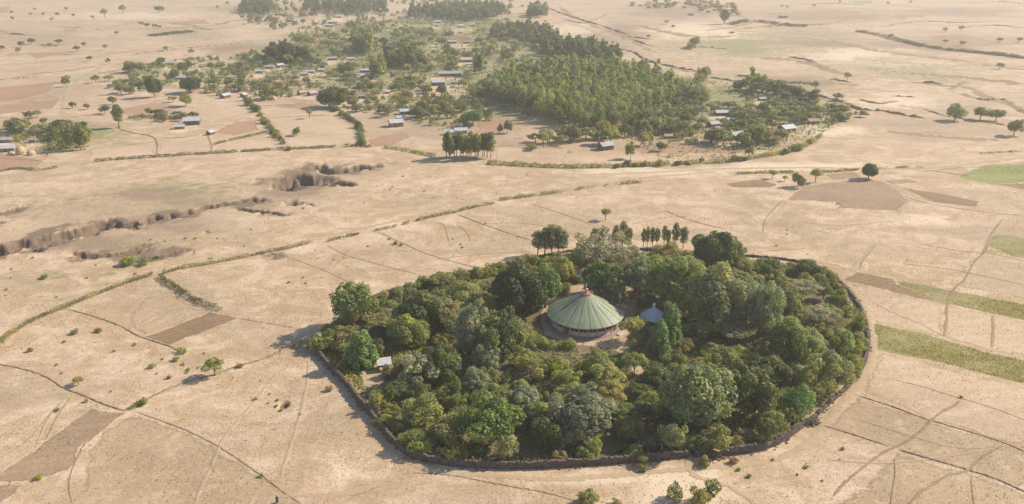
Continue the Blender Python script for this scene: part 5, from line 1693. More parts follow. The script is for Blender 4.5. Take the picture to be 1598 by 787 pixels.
# lone trees with visible shape
LONE = [
    ('stem', 336, 586, 33, 31, MG, 'lone round green tree in the open field left of the grove'), ('stem', 123, 601, 18, 15, OL, 'small lone tree by the dark field bank at the left'), ('broad', 1355, 279, 25, 26, DK, 'dark lone tree on the far brown field at right'), ('loose', 1245, 292, 22, 23, DK, 'dark round tree at the lower corner of the brown field'),
    ('stem', 1272, 285, 20, 22, OL, 'pale open tree right of the dark round one by the brown field'), ('stem', 1205, 279, 13, 14, MG, 'small green tree left of the dark round tree near the brown field'), ('stem', 1224, 283, 9, 9, YG, 'tiny yellow green tree next to the dark round tree near the brown field'), ('stem', 945, 344, 16, 20, GG, 'lone thin tree on the field just behind the grove'),
    ('loose', 1490, 188, 34, 27, GG, 'widest open tree of the group at the right edge'), ('loose', 1529, 187, 26, 23, OL, 'second tree of the group at the right edge, on a shaded bank'), ('loose', 1553, 189, 26, 20, MG, 'third tree of the group at the right edge, next to the bank end'), ('loose', 1582, 212, 28, 28, GG, 'lowest tree of the group at the right edge'),
    ('stem', 1003, 727, 16, 18, OL, 'tiny round tree right before the front wall'), ('loose', 984, 248, 18, 27, MG, 'leaning green tree below the plantation at the front edge'), ('loose', 1032, 236, 19, 16, DK, 'round dark tree on a stem in the bare field before the right hand village'), ('stem', 1168, 250, 14, 20, DK, 'dark small tree in the hedge in front of the right hand village'),
    ('loose', 463, 212, 15, 14, MG, 'small round green tree alone in the pale village field'), ('stem', 483, 185, 11, 15, OL, 'thin small tree on the line between two pale village fields'), ('broad', 520, 168, 44, 34, DK, 'big round dark tree casting shade in the left middle of the village'), ('loose', 420, 155, 30, 18, DK, 'broad low dark tree at the left of the bare yard'),
    ('broad', 242, 152, 22, 34, DK, 'tall dark tree with a clear trunk in the upper left fields'), ('loose', 290, 166, 22, 22, MG, 'green lopsided tree alone on the field above the left homestead'), ('broad', 297, 145, 34, 26, DK, 'wide dark tree with gaps above the lopsided green tree'), ('loose', 189, 147, 18, 20, OL, 'dull olive tree left of the tall dark tree with clear trunk'),
    ('loose', 114, 169, 11, 11, DK, 'left one of two little round trees in the left fields'), ('loose', 137, 171, 11, 10, MG, 'right one of two little round trees in the left fields'), ('loose', 164, 178, 16, 15, DK, 'dark round tree at the left foot of a leaning tall tree'), ('euc', 186, 200, 24, 40, MG, 'tall leaning tree in the left fields'), ('loose', 176, 163, 13, 14, DK, 'dark small tree behind the tall leaning tree in the left fields'),
    ('loose', 273, 125, 15, 15, DK, 'round dark bush like tree hiding the end of a grey roof, upper left'), ('stem', 378, 134, 13, 12, DK, 'small round dark tree near the two dark walled huts'), ('loose', 738, 197, 32, 28, RG, 'bright green round bushy tree behind the front eucalyptus clump'), ('loose', 781, 209, 10, 16, DK, 'left small dark tree in the bare ground right of the front clump'), ('loose', 792, 208, 16, 20, DK, 'right small dark tree in the bare ground right of the front clump'),
    ('stem', 848, 230, 20, 24, OL, 'olive tree on a stem at the lower left of the plantation'), ('stem', 941, 216, 24, 28, OL, 'olive spreading tree under the lower tip of the plantation'), ('loose', 974, 214, 24, 22, DK, 'dark tree at the lower right edge of the plantation'), ('loose', 1005, 228, 22, 24, OL, 'grey olive tree right of the dark one below the plantation'),
    ('loose', 203, 114, 24, 20, OL, 'shrubby olive tree at the left end of the upper left greenery'), ('loose', 222, 114, 18, 18, OL, 'shrubby olive tree second from the left end of the upper left greenery'), ('loose', 1098, 128, 26, 26, GG, 'grey open tree standing above the right hand village by the gully'), ('stem', 1272, 143, 12, 16, OL, 'lone thin tree on the gully edge beyond the right hand village'),
    ('stem', 192, 22, 12, 13, OL, 'small far tree, right one of a loose pair in the upper left plain'), ('stem', 164, 28, 11, 13, OL, 'small far tree, left one of a loose pair in the upper left plain'), ('loose', 250, 20, 17, 11, GG, 'far bushy tree in front of the green belt at the top left'), ('loose', 49, 69, 14, 10, GG, 'dull round bush like tree in the left plain'), ('stem', 121, 81, 11, 9, DK, 'dark small umbrella shaped tree in the left plain'),
    ('loose', 830, 235, 16, 12, OL, 'low olive tree above a small green patch by the lone hut'), ('loose', 1085, 75, 20, 18, GG, 'pale green shrub tree in the bare upper valley'), ('loose', 1078, 77, 16, 10, GG, 'low shrub left beside the pale shrub tree in the upper valley'), ('euc', 1130, 38, 20, 24, DK, 'dark upright tree on the scrubby rise at the top'),
]
for t in LONE:
    tree(*t)
# leafy eucalyptus clump at the front edge of the village and the one at the left
for k in range(17):
    tree('euc', 697 + k * 4.3 + rng.uniform(-2, 2), 248 + rng.uniform(-6, 3), rng.uniform(14, 19), rng.uniform(36, 46), MG, 'eucalyptus in the dense clump standing at the front edge of the village', 'eucalyptus of the front clump', 'eucalyptus')
for k in range(7):
    tree('euc', 106 + k * 4.6 + rng.uniform(-2, 2), 234 + rng.uniform(-5, 3), rng.uniform(14, 20), rng.uniform(34, 46), GG, 'tall eucalyptus in the clump right of the haystacks at left', 'eucalyptus right of the haystacks', 'eucalyptus')


def poly_points(poly, spacing, seed, n=9999):
    r = random.Random(seed)
    W = [G(a, b) for a, b in poly]
    P = [(p.x, p.y) for p in W]
    out = []
    x0, x1, y0, y1 = min(p[0] for p in P), max(p[0] for p in P), min(p[1] for p in P), max(p[1] for p in P)
    j, y = 0, y0
    while y < y1:
        x = x0 + (j % 2) * spacing * .5
        while x < x1:
            q = (x + r.uniform(-.38, .38) * spacing, y + r.uniform(-.38, .38) * spacing)
            if inside(P, np.array(q[0]), np.array(q[1])):
                out.append(q)
            x += spacing
        y += spacing * .87
        j += 1
    r.shuffle(out)
    return out[:n]


PLANT = [(770, 162), (776, 140), (800, 122), (850, 116), (900, 112), (985, 120), (1030, 132), (1052, 146), (1046, 164), (1010, 176), (985, 192), (962, 208), (930, 212), (900, 205), (870, 196), (838, 184), (800, 172)]
pp = sorted(poly_points(PLANT, 6.6, 5), key=lambda q: q[1])
for q in pp[:290]:
    u, v = (float(c) for c in UV(np.array(q[0]), np.array(q[1])))
    far_tree(u, v, rng.uniform(4.6, 7.6) / mpp(v), rng.uniform(11, 20) / mpp(v), rng.choice([MG, GG, YG, (.17, .205, .07), (.24, .26, .10)]), 'eucalyptus in the dense plantation right of the village centre', 'eucalyptus of the dense plantation', LOWEUC, 'eucalyptus_tree', 'eucalyptus')


def grove(poly, spacing, hgt, col, label, seed, pts=None, wd=6.0):
    """a far wood that reads as one mass: light trees joined"""
    r = np.random.default_rng(seed)
    P = pts if pts is not None else poly_points(poly, spacing, seed)
    Vs, Fs, Ts, o = [], [], [], 0
    base = []
    for s in range(4):
        lo = shell_lobes(700 + s + seed, 10, (1.7, 1.7, 5.2), (.8, 1.5), 8.4, -.9, 1.4)
        base.append(leaf_cloud(lo, 210, 1.5, 710 + s + seed, jit=.6))
    for x, y in P:
        if pts is None and len(Vs) > 5 and float(fbm(np.array(x * .035), np.array(y * .02), seed)) < r.uniform(.30, .50):
            continue
        v_, f_, t_ = base[r.integers(4)]
        k, a = hgt / 15 * r.choice([.45, .6, .8, .95, 1.1, 1.25]) * r.uniform(.85, 1.15), r.uniform(0, 6.28)
        wq = wd / 6 * r.uniform(.8, 1.2) * 1.25
        ca, sa = math.cos(a), math.sin(a)
        q = np.stack([(v_[:, 0] * ca - v_[:, 1] * sa) * wq + x, (v_[:, 0] * sa + v_[:, 1] * ca) * wq + y, v_[:, 2] * k], 1)
        Vs.append(q)
        Fs.append(f_ + o)
        Ts.append(np.clip(t_ + r.uniform(-.2, .2), 0, 1))
        o += len(q)
    me = mesh_np('eucalyptus_wood', np.concatenate(Vs), np.concatenate(Fs), M['leaf'], {'tone': np.concatenate(Ts)})
    ob = link('eucalyptus_wood', me)
    ob.color = (*col, 1)
    return tag(ob, label, 'wood', None, 'stuff')


if len(pp) > 290:
    grove(None, 0, 15.5, MG, 'back rows of the dense eucalyptus plantation right of the village centre', 31, pp[290:])
grove([(636, 30), (642, 20), (700, 16), (770, 14), (788, 18), (782, 30), (740, 34), (680, 32)], 11, 17, DK, 'long dark eucalyptus wood across the top of the village', 41, wd=9)
grove([(766, 62), (770, 52), (820, 46), (850, 52), (868, 62), (858, 74), (830, 72), (790, 64)], 9, 15, DK, 'dark wood at the upper right of the village, above the second one', 42, wd=8)
grove([(842, 84), (850, 74), (900, 72), (940, 82), (972, 90), (975, 100), (940, 100), (900, 96), (850, 96)], 8.5, 15, DK, 'dark wood just above the plantation', 43, wd=8)
grove([(470, 18), (480, 8), (540, 8), (602, 10), (606, 22), (560, 24), (510, 22)], 12, 17, DK, 'wood at the top edge left of the long one', 44, wd=9)
grove([(372, 20), (380, 10), (420, 8), (430, 20), (400, 26)], 12, 15, DK, 'small wood at the top edge, left', 45, wd=9)
grove([(414, 98), (420, 86), (450, 84), (482, 92), (484, 98), (450, 100)], 8, 14, DKK, 'dark tree clump in front of a bare field at left centre', 46, wd=9)
grove([(552, 80), (556, 70), (580, 70), (585, 84), (570, 90)], 8, 18, MG, 'tall green tree clump in the middle of the village', 47, wd=9)
grove([(596, 108), (602, 92), (640, 90), (660, 100), (655, 108)], 8, 15, DK, 'dark tree belt in the middle of the village', 48, wd=8)
grove([(580, 124), (584, 112), (598, 112), (600, 126)], 7, 17, MG, 'tall dark clump right of two long white roofed houses', 49, wd=8)
grove([(740, 120), (742, 112), (752, 112), (754, 121)], 6, 18, GG, 'tall open clump left of the plantation', 50, wd=7)
grove([(770, 158), (776, 145), (800, 148), (806, 160), (790, 164)], 7, 13, MG, 'bushy clump at the left corner of the plantation', 51, wd=9)
grove([(1146, 146), (1150, 140), (1175, 138), (1200, 142), (1202, 150), (1170, 148)], 8, 15, MG, 'tree clump at the top of the right hand village', 52, wd=8)
grove([(1200, 150), (1220, 142), (1250, 148), (1270, 160), (1262, 166), (1230, 158)], 8, 10, DK, 'dark trees along the back edge of the right hand village', 53, wd=8)
grove([(1298, 180), (1300, 170), (1325, 174), (1348, 182), (1330, 190), (1305, 192)], 6, 6, MG, 'scrub wood on the right tip of the village', 54, wd=8)
grove([(980, 10), (1030, 2), (1140, 6), (1156, 26), (1120, 30), (1080, 14), (1020, 16)], 26, 8, OL, 'sparse scrub wood on the rise at the top', 55, wd=12)
grove([(820, 27), (824, 20), (852, 18), (854, 29)], 12, 17, DK, 'two tree clump on the plain edge at the top', 56, wd=12)

def thicket(poly, n, label, seed, hgt=(2.0, 5.5), wd=(2.5, 6.5), col=(.19, .20, .08), freq=.03):
    """bushes and small trees too many to count, between the trees one can tell apart"""
    r = np.random.default_rng(seed)
    W = [(G(a, b).x, G(a, b).y) for a, b in poly]
    A = np.array(W)
    base = [leaf_cloud(shell_lobes(900 + seed + k, 7, (.7, .7, .5), (.28, .5), .62, -.8), 120, .34, 910 + seed + k, jit=.7) for k in range(4)]
    Vs, Fs, Ts, o, m, tries = [], [], [], 0, 0, 0
    while m < n and tries < n * 40:
        tries += 1
        x, y = r.uniform(A[:, 0].min(), A[:, 0].max()), r.uniform(A[:, 1].min(), A[:, 1].max())
        if not inside(W, np.array(x), np.array(y)) or float(fbm(np.array(x * freq), np.array(y * freq * .7), seed, 3)) < r.uniform(.40, .60):
            continue
        u, v = (float(c) for c in UV(np.array(x), np.array(y)))
        if before_house(u, v, 11):
            continue
        v_, f_, t_ = base[r.integers(4)]
        k = r.random() ** 1.6
        a, wq, hq = r.uniform(0, 6.28), wd[0] + (wd[1] - wd[0]) * k, hgt[0] + (hgt[1] - hgt[0]) * k * r.uniform(.6, 1.2)
        ca, sa = math.cos(a), math.sin(a)
        Vs.append(np.stack([(v_[:, 0] * ca - v_[:, 1] * sa) * wq * .5 + x, (v_[:, 0] * sa + v_[:, 1] * ca) * wq * .5 + y, v_[:, 2] * hq * .75], 1))
        Fs.append(f_ + o)
        Ts.append(np.clip(t_ + r.uniform(-.35, .35), 0, 1))
        o += len(v_)
        m += 1
    ob = link('thicket', mesh_np('thicket', np.concatenate(Vs), np.concatenate(Fs), M['leaf'], {'tone': np.concatenate(Ts)}))
    ob.color = (*col, 1)
    return tag(ob, label, 'thicket', None, 'stuff')


thicket([(395, 112), (420, 76), (480, 36), (640, 28), (790, 34), (870, 60), (880, 100), (770, 130), (765, 165), (690, 150), (610, 160), (560, 150), (470, 138)], 620, 'thickets of bushes between the houses of the central village', 61)
thicket([(1000, 160), (1060, 128), (1200, 138), (1345, 178), (1290, 203), (1230, 230), (1140, 232), (1030, 222), (970, 214)], 250, 'thickets of bushes between the houses of the right hand village', 62)
thicket([(186, 118), (205, 98), (330, 92), (420, 92), (470, 120), (470, 150), (395, 156), (330, 152), (300, 128), (230, 142), (185, 146)], 200, 'thickets of bushes around the huts at upper left', 63)
thicket([(470, 150), (560, 150), (690, 152), (770, 166), (765, 195), (700, 205), (610, 180), (560, 172), (500, 168)], 150, 'thickets of bushes by the front houses of the village', 64)
thicket([(0, 214), (20, 200), (70, 190), (130, 196), (142, 236), (90, 236), (60, 226), (20, 216)], 60, 'thickets of bushes around the left edge houses', 65)
thicket([(370, 30), (380, 4), (470, -4), (640, -6), (800, 2), (800, 26), (660, 34), (540, 46), (420, 52)], 300, 'thickets of bushes in front of the top woods', 66, (4, 13), (5, 12), (.16, .18, .085))

# scattered village trees: zones (u, v, ru, rv, count, width m, height m, label tail)
VZ = [
    (360, 140, 50, 8, 10, 5.5, 4, 'by the field edge huts'), (445, 136, 50, 8, 10, 6, 4.5, 'above the big round dark tree'), (560, 146, 44, 10, 10, 6, 4.5, 'left of the village middle'), (742, 142, 26, 14, 9, 6.5, 5, 'left of the plantation'), (215, 140, 40, 10, 8, 6, 4.5, 'in the upper left fields'),
    (250, 112, 60, 10, 16, 6, 4, 'in the green belt at upper left'), (340, 120, 50, 16, 14, 6, 4.5, 'between the huts at upper left'), (410, 100, 40, 16, 14, 7, 5, 'at the left centre of the village'), (500, 110, 60, 14, 24, 7, 5.5, 'around the green garden'), (520, 72, 60, 16, 20, 8, 6, 'in the upper village'),
    (640, 62, 70, 18, 30, 8, 6, 'below the long top wood'), (600, 130, 60, 14, 16, 6.5, 5, 'in the village middle'), (690, 100, 70, 18, 28, 8, 6.5, 'around the very long building'), (790, 75, 40, 22, 14, 8, 7, 'between the woods'), (660, 150, 50, 16, 14, 6, 5, 'right of the village middle'),
    (660, 178, 60, 10, 18, 6, 4.5, 'by the three front houses'), (580, 165, 50, 14, 12, 5.5, 4, 'near the front fields'), (1080, 180, 40, 24, 20, 7, 5, 'at the left of the right hand village'), (1160, 190, 50, 22, 24, 6.5, 5, 'amid the right hand village'), (1230, 180, 50, 20, 20, 6, 4, 'at the right of the right hand village'),
    (1050, 150, 50, 18, 20, 7.5, 7, 'behind the plantation corner'), (1170, 222, 60, 8, 18, 7.5, 7, 'in the front row of the right hand village'), (70, 205, 50, 10, 16, 6, 5, 'around the left edge houses'), (120, 214, 30, 10, 8, 6, 5, 'by the left eucalyptus clump'), (1030, 200, 40, 14, 14, 7, 6, 'right below the plantation'),
    (260, 185, 40, 6, 8, 5, 3.5, 'above the left homestead'), (460, 30, 60, 10, 12, 9, 7, 'in the top left greenery'), (900, 222, 60, 8, 10, 7, 6, 'at the foot of the plantation'),
]
for cu, cv, ru, rv, n, wd, ht, tail in VZ:
    for _ in range(int(n * 2.0)):
        a, q = rng.uniform(0, 6.28), math.sqrt(rng.random()) * 1.1
        u, v = cu + ru * q * math.cos(a), cv + rv * q * math.sin(a)
        if v < 3 or inside(PLANT, np.array(u), np.array(v)) or before_house(u, v):
            continue
        s = mpp(v)
        k = rng.uniform(.6, 1.25)
        kd, h_, ad = rng.choice([('tree', 1.3, 'round crowned tree '), ('thorn_tree', 1.0, 'low spreading thorn tree '), ('village_shrub', .75, 'bushy shrub ')])
        far_tree(u, v, wd * 1.4 * k / s, ht * 1.25 * h_ * k / s, rng.choice([OL, DK, GG, DK, DK, GB, MG, GG]), ad + tail, ad + tail, LOWTREE, kd, 'shrub' if h_ < .8 else 'tree')

PLAIN = [(90, 26), (115, 27), (81, 33), (48, 25), (144, 29), (55, 17), (103, 17), (78, 74), (33, 74), (93, 70), (30, 84), (165, 78), (3, 80), (182, 55), (241, 45), (249, 45), (259, 80), (105, 129), (105, 136), (221, 40), (230, 44), (327, 95), (46, 188), (58, 184), (150, 130), (170, 127), (20, 32), (68, 26), (140, 96), (18, 22),
         (835, 8), (815, 12), (785, 22), (790, 33), (1310, 6), (1385, 8), (1270, 12), (1420, 6), (1500, 48), (1475, 50), (1560, 66), (1590, 66), (1390, 60), (1475, 68), (1500, 72), (1322, 126), (1307, 158), (1560, 108), (1220, 12), (1228, 14), (360, 130), (205, 125), (270, 160), (170, 100), (132, 75), (300, 86), (355, 8), (340, 14), (1012, 60), (1050, 45), (1040, 38)]
for u, v in PLAIN:
    far_tree(u, v, rng.uniform(6, 10) / mpp(v), rng.uniform(5, 8) / mpp(v), rng.choice([OL, GG, DK]), 'small far tree dotting the bare outer plain', 'trees dotting the far plain')

# ------------------------------------------------------------------ hedges and low scrub
def strip_cloud(name, px, width, hgt, n_m, size, col, label, seed, cat='hedge', kind=None, gaps=.35):
    r = np.random.default_rng(seed)
    L = smooth_line(px, 4)
    P = np.array([[G(a, b).x, G(a, b).y] for a, b in L])
    sl_ = np.hypot(*(P[1:] - P[:-1]).T)
    cum = np.concatenate([[0], np.cumsum(sl_)])
    n = int(cum[-1] * n_m)
    d = r.uniform(0, cum[-1], n)
    den = fbm(d * .16, d * 0 + seed, seed, 3)
    d = d[den > gaps + r.uniform(-.1, .1, n)]
    i = np.clip(np.searchsorted(cum, d) - 1, 0, len(sl_) - 1)
    f = (d - cum[i]) / sl_[i]
    p2 = P[i] + (P[i + 1] - P[i]) * f[:, None]
    tg = (P[i + 1] - P[i]) / sl_[i][:, None]
    loc = .55 + .9 * fbm(d * .3, d * 0 + 3, seed + 1, 3)
    off = np.clip(r.normal(0, .33, len(d)), -1, 1)
    w_ = width * .5 * loc
    x = p2[:, 0] - tg[:, 1] * off * w_
    y = p2[:, 1] + tg[:, 0] * off * w_
    z = hgt * loc * r.uniform(.05, 1, len(d)) ** .8 * (1 - off ** 2 * .7)
    m = len(d)
    nn = r.normal(size=(m, 3)) * .8 + np.stack([-tg[:, 1] * off, tg[:, 0] * off, np.full(m, .5)], 1)
    nn /= np.linalg.norm(nn, axis=1)[:, None]
    t = r.normal(size=(m, 3))
    t -= nn * (t * nn).sum(1)[:, None]
    t /= np.linalg.norm(t, axis=1)[:, None]
    b = np.cross(nn, t)
    s = (size * r.uniform(.5, 1.5, m) / 2)[:, None]
    p = np.stack([x, y, z], 1)
    V = np.stack([p - t * s, p + b * s * .8, p + t * s, p - b * s * .8], 1).reshape(-1, 3)
    tone = np.clip(.5 + (fbm(d * .2, d * 0, seed + 4) - .5) * 1.2 + r.uniform(-.25, .25, m), 0, 1)
    o = link(name, mesh_np(name, V, np.arange(m * 4).reshape(-1, 4), M['leaf'], {'tone': np.repeat(tone, 4)}))
    o.color = (*col, 1)
    return tag(o, label, cat, None, kind)


HG = (.30, .26, .105)
strip_cloud('hedge', [(-30, 556), (0, 538), (20, 522), (56, 499), (104, 480), (137, 466), (183, 448), (215, 437), (239, 429)], 2.6, 1.5, 55, .34, HG, 'dense olive hedge running down to the left edge of the picture from the track corner', 801, gaps=.1)
strip_cloud('hedge', [(254, 428), (286, 419), (334, 411), (400, 398), (424, 393), (455, 387), (487, 379)], 2.4, 1.3, 50, .34, HG, 'hedge along the pale track, right of the track corner', 802, gaps=.25)
strip_cloud('hedge', [(512, 377), (540, 370), (560, 366)], 2.4, 1.2, 50, .36, HG, 'short broken hedge piece along the middle of the pale track', 803, gaps=.4)
strip_cloud('hedge', [(584, 361), (614, 355), (655, 344), (684, 337), (709, 332), (741, 324), (772, 318)], 2.6, 1.3, 45, .38, HG, 'ragged hedge along the pale track left of the lone road bend', 804, gaps=.38)
strip_cloud('hedge', [(780, 313), (820, 308), (870, 301), (940, 291), (1000, 285)], 3, 1.4, 40, .45, HG, 'ragged far hedge along the right end of the pale track', 805, gaps=.36)
strip_cloud('hedge', [(250, 432), (258, 440), (275, 450), (292, 463), (312, 473), (345, 486)], 3.4, 1.6, 55, .36, (.135, .135, .055), 'bushy hedge branching from the track corner towards the ploughed plot', 806, gaps=.3)
strip_cloud('hedge', [(148, 253), (178, 250), (222, 247), (280, 243), (334, 240), (400, 236), (436, 234), (462, 233), (505, 231), (551, 229), (580, 230)], 3.4, 1.6, 34, .5, (.135, .13, .055), 'long low hedge along the front edge of the left village fields', 807, gaps=.3)
strip_cloud('hedge', [(385, 156), (398, 170), (412, 188), (428, 208), (440, 222), (452, 235)], 6, 2.0, 44, .7, (.19, .195, .085), 'broad scrubby hedge slanting down between the pale village fields', 808, gaps=.48)
strip_cloud('hedge', [(520, 170), (540, 183), (559, 196), (564, 210), (563, 228)], 6, 2.4, 48, .7, (.16, .19, .075), 'green scrubby hedge on the right side of the pale village fields', 809, gaps=.48)
strip_cloud('hedge', [(600, 231), (630, 235), (655, 240), (680, 245)], 4, 1.6, 40, .5, OL, 'low hedge left of the front eucalyptus clump', 810, gaps=.25)
strip_cloud('hedge', [(760, 256), (830, 260), (890, 262), (960, 261), (1030, 258), (1089, 255), (1137, 253), (1191, 245), (1225, 239), (1250, 232), (1268, 222), (1282, 212)], 5.5, 2.2, 50, .55, OL, 'thick hedge curving along the front of the right hand village', 811, gaps=.24)
strip_cloud('hedge', [(0, 268), (30, 264), (60, 266), (90, 262)], 3, 1.3, 40, .45, HG, 'scrubby hedge at the left edge below the haystacks', 812, gaps=.3)
strip_cloud('hedge', [(1150, 272), (1200, 270), (1290, 269), (1345, 265), (1400, 262), (1440, 262)], 3, 1.2, 30, .5, HG, 'thin far hedge above the dark lone tree at right', 813, gaps=.42)
strip_cloud('hedge', [(205, 640), (216, 632), (228, 624)], 3, 1.3, 60, .32, YG, 'short green hedge piece where two banks meet at lower left', 814, gaps=.1)
strip_cloud('hedge', [(200, 186), (228, 184), (262, 186), (290, 184)], 5, 2.2, 40, .6, OL, 'dark hedge above the left homestead', 815, gaps=.2)
strip_cloud('hedge', [(334, 226), (360, 220), (395, 212), (418, 206)], 3, 1.4, 34, .5, HG, 'thin hedge right of the little hut on the brown field corner', 816, gaps=.35)
strip_cloud('scrub_belt', [(1338, 50), (1365, 54), (1392, 61), (1430, 71), (1480, 79), (1540, 85), (1598, 92), (1650, 98)], 11, 3.2, 8, 1.5, (.17, .15, .085), 'dark scrub belt along the escarpment at the upper right', 817, 'scrub', 'stuff', .42)
strip_cloud('scrub_belt', [(1140, 40), (1165, 34), (1195, 36), (1220, 40), (1260, 42)], 26, 4, 14, 1.8, (.12, .11, .065), 'thin scrub belt by the lone brown far building', 818, 'scrub', 'stuff', .35)
strip_cloud('scrub_belt', [(235, 57), (270, 53), (300, 50)], 26, 2.5, 22, 1.4, (.14, .13, .06), 'green scrub patch in the upper left plain', 819, 'scrub', 'stuff', .2)
strip_cloud('scrub_belt', [(1150, 118), (1210, 128), (1280, 132)], 14, 1.2, 14, 1.1, (.12, .105, .06), 'low dark scrub in the gullies behind the right hand village', 820, 'scrub', 'stuff', .4)
strip_cloud('scrub_belt', [(196, 108), (240, 104), (300, 106), (350, 102)], 26, 1.8, 60, .9, YG, 'green scrub under the trees at upper left', 821, 'scrub', 'stuff', .3)
strip_cloud('scrub_belt', [(190, 138), (220, 132), (262, 128), (300, 124)], 18, 1.4, 60, .9, YG, 'green garden scrub in the upper left fields', 822, 'scrub', 'stuff', .35)
VPOLY = [(395, 118), (420, 80), (480, 40), (640, 30), (790, 30), (870, 60), (980, 96), (1060, 120), (1200, 140), (1340, 178), (1290, 205), (1230, 232), (1130, 248), (1040, 250), (960, 216), (880, 205), (770, 165), (760, 190), (680, 205), (610, 180), (560, 165), (470, 130)]
tag(carpet('village_scrub', VPOLY, 40000, 1.5, 2.2, (.215, .225, .085), 91, freq=.045), 'green garden scrub and weeds between the village houses', 'scrub')
tag(carpet('village_scrub', [(0, 208), (60, 196), (130, 196), (140, 230), (80, 236), (40, 232), (0, 216)], 4200, 1.0, 2.0, (.25, .25, .08), 92), 'green scrub around the left edge houses', 'scrub')

for pts_, n_, lb_ in (([(385, 156), (398, 170), (412, 188), (428, 208), (440, 222), (452, 235)], 18, 'bush in the slanting hedge between the pale village fields'), ([(520, 170), (540, 183), (559, 196), (564, 210), (563, 228)], 16, 'bush in the hedge right of the pale village fields'), ([(960, 261), (1089, 255), (1191, 245), (1250, 232), (1282, 212)], 22, 'bush in the hedge in front of the right hand village')):
    L_ = smooth_line(pts_, 2)
    for k in range(n_):
        u, v = rng.choice(L_)
        wq = rng.uniform(7, 15)
        bush(u + rng.uniform(-3, 3), v + rng.uniform(-1, 2), wq, wq * rng.uniform(.55, 1.0), rng.choice([OL, MG, DK, GG]), lb_, lb_.replace('bush in', 'bushes of'), 'hedge_bush')

# shrubs in the open fields
NAMED_BUSH = [
    (1055, 779, 33, 30, GG, 'big round bush in the pale ground at the bottom, left of a pair'), (1112, 769, 30, 26, MG, 'green bush, upper one of a touching pair at the bottom'), (1093, 784, 34, 28, OL, 'olive bush, lower one of a touching pair at the bottom'), (915, 786, 34, 28, OL, 'yellowish bush at the bottom edge under the middle of the wall'),
    (1005, 735, 17, 13, OL, 'small dark bush right below the tiny round tree at the front wall'), (1100, 727, 22, 18, OL, 'bush in front of the collapsed part of the wall'), (1144, 723, 17, 13, BR, 'brown bush in front of the wall right of the rubble'), (963, 787, 16, 8, OL, 'low bush cut by the bottom edge between two larger ones'),
    (1169, 745, 9, 7, OL, 'small bush alone on the ground right of the touching pair, upper'), (1153, 734, 8, 6, YG, 'little yellow bush right of the brown one before the wall'), (375, 573, 11, 8, MG, 'dark little bush right of the lone field tree'), (285, 607 - 57, 16, 8, YG, 'yellow green bush at the lower end of the ploughed plot'), (275, 563, 12, 8, OL, 'small bush below the lower end of the ploughed plot'),
    (237, 574, 12, 8, YG, 'small yellowish bush, upper left of the lone field tree'), (264, 591, 9, 7, MG, 'tiny dark green bush below the ploughed plot'), (117, 521, 14, 8, OL, 'olive bush in the left field below the dark bank'), (155, 518, 12, 6, OL, 'flat small bush right of the olive one in the left field'), (47, 549, 11, 8, OL, 'bush low on the left field near the long hedge'),
    (408, 744, 9, 7, MG, 'green weed bush on the bank line at bottom left'), (1500, 621, 6, 5, MG, 'small green weed where a bank meets the track at right'), (60, 748, 14, 6, YG, 'low green weed on the edge of the ploughed plot at bottom left'), (135, 627, 9, 6, YG, 'weed bush on the dark bank below the small lone tree'), (222, 632, 16, 10, MG, 'green bush at the end of the dark bank on the left'),
    (70, 435, 14, 6, YG, 'flat green bush alone in the left pasture'), (200, 414, 26, 8, YG, 'spreading green weeds near the lower gully at left'), (245, 405, 10, 7, DK, 'dark bush at the lower gully end'), (224, 413, 18, 7, MG, 'dark green bush by the lower gully'), (617, 381, 9, 6, OL, 'left one of two field bushes behind the grove'), (626, 384, 7, 5, MG, 'right one of two field bushes behind the grove'),
    (90, 641, 9, 6, YG, 'small yellow weed beside the track at lower left'), (465, 543, 12, 10, OL, 'bush at the bank end next to the left corner of the wall'), (515, 610, 12, 10, OL, 'bush leaning to the outer side of the left wall'),
]
for t in NAMED_BUSH:
    bush(t[0], t[1], t[2], t[3], t[4], t[5], None, 'field_bush', 'bush')
for poly, n, tail in (([(0, 410), (180, 380), (420, 350), (420, 385), (240, 425), (60, 480), (0, 500)], 26, 'in the pasture by the gully on the left'), ([(20, 560), (110, 490), (260, 545), (400, 560), (300, 585), (200, 625), (120, 600)], 16, 'in the field above the lone tree on the left'), ([(380, 590), (470, 600), (480, 660), (400, 640)], 8, 'in the field left of the grove'),
                      ([(300, 440), (500, 395), (760, 340), (820, 370), (640, 420), (480, 500)], 14, 'in the field behind the grove on the left'), ([(420, 330), (640, 260), (900, 270), (760, 310), (500, 365)], 16, 'on the pasture beyond the pale track'), ([(1130, 735), (1250, 700), (1330, 640), (1320, 760), (1200, 790)], 6, 'on the ground right of the front wall'),
                      ([(1150, 300), (1400, 330), (1380, 420), (1300, 410), (1180, 380)], 5, 'in the field behind the grove on the right')):
    for x, y in poly_points(poly, 3.0, len(tail), n):
        u, v = (float(c) for c in UV(np.array(x), np.array(y)))
        s = mpp(v)
        wd = rng.uniform(.5, 1.3)
        bush(u, v, wd / s, wd * .6 / s, rng.choice([OL, YG, YG, BR]), 'tiny tuft like bush ' + tail, 'tufts ' + tail, 'field_bush', 'bush')

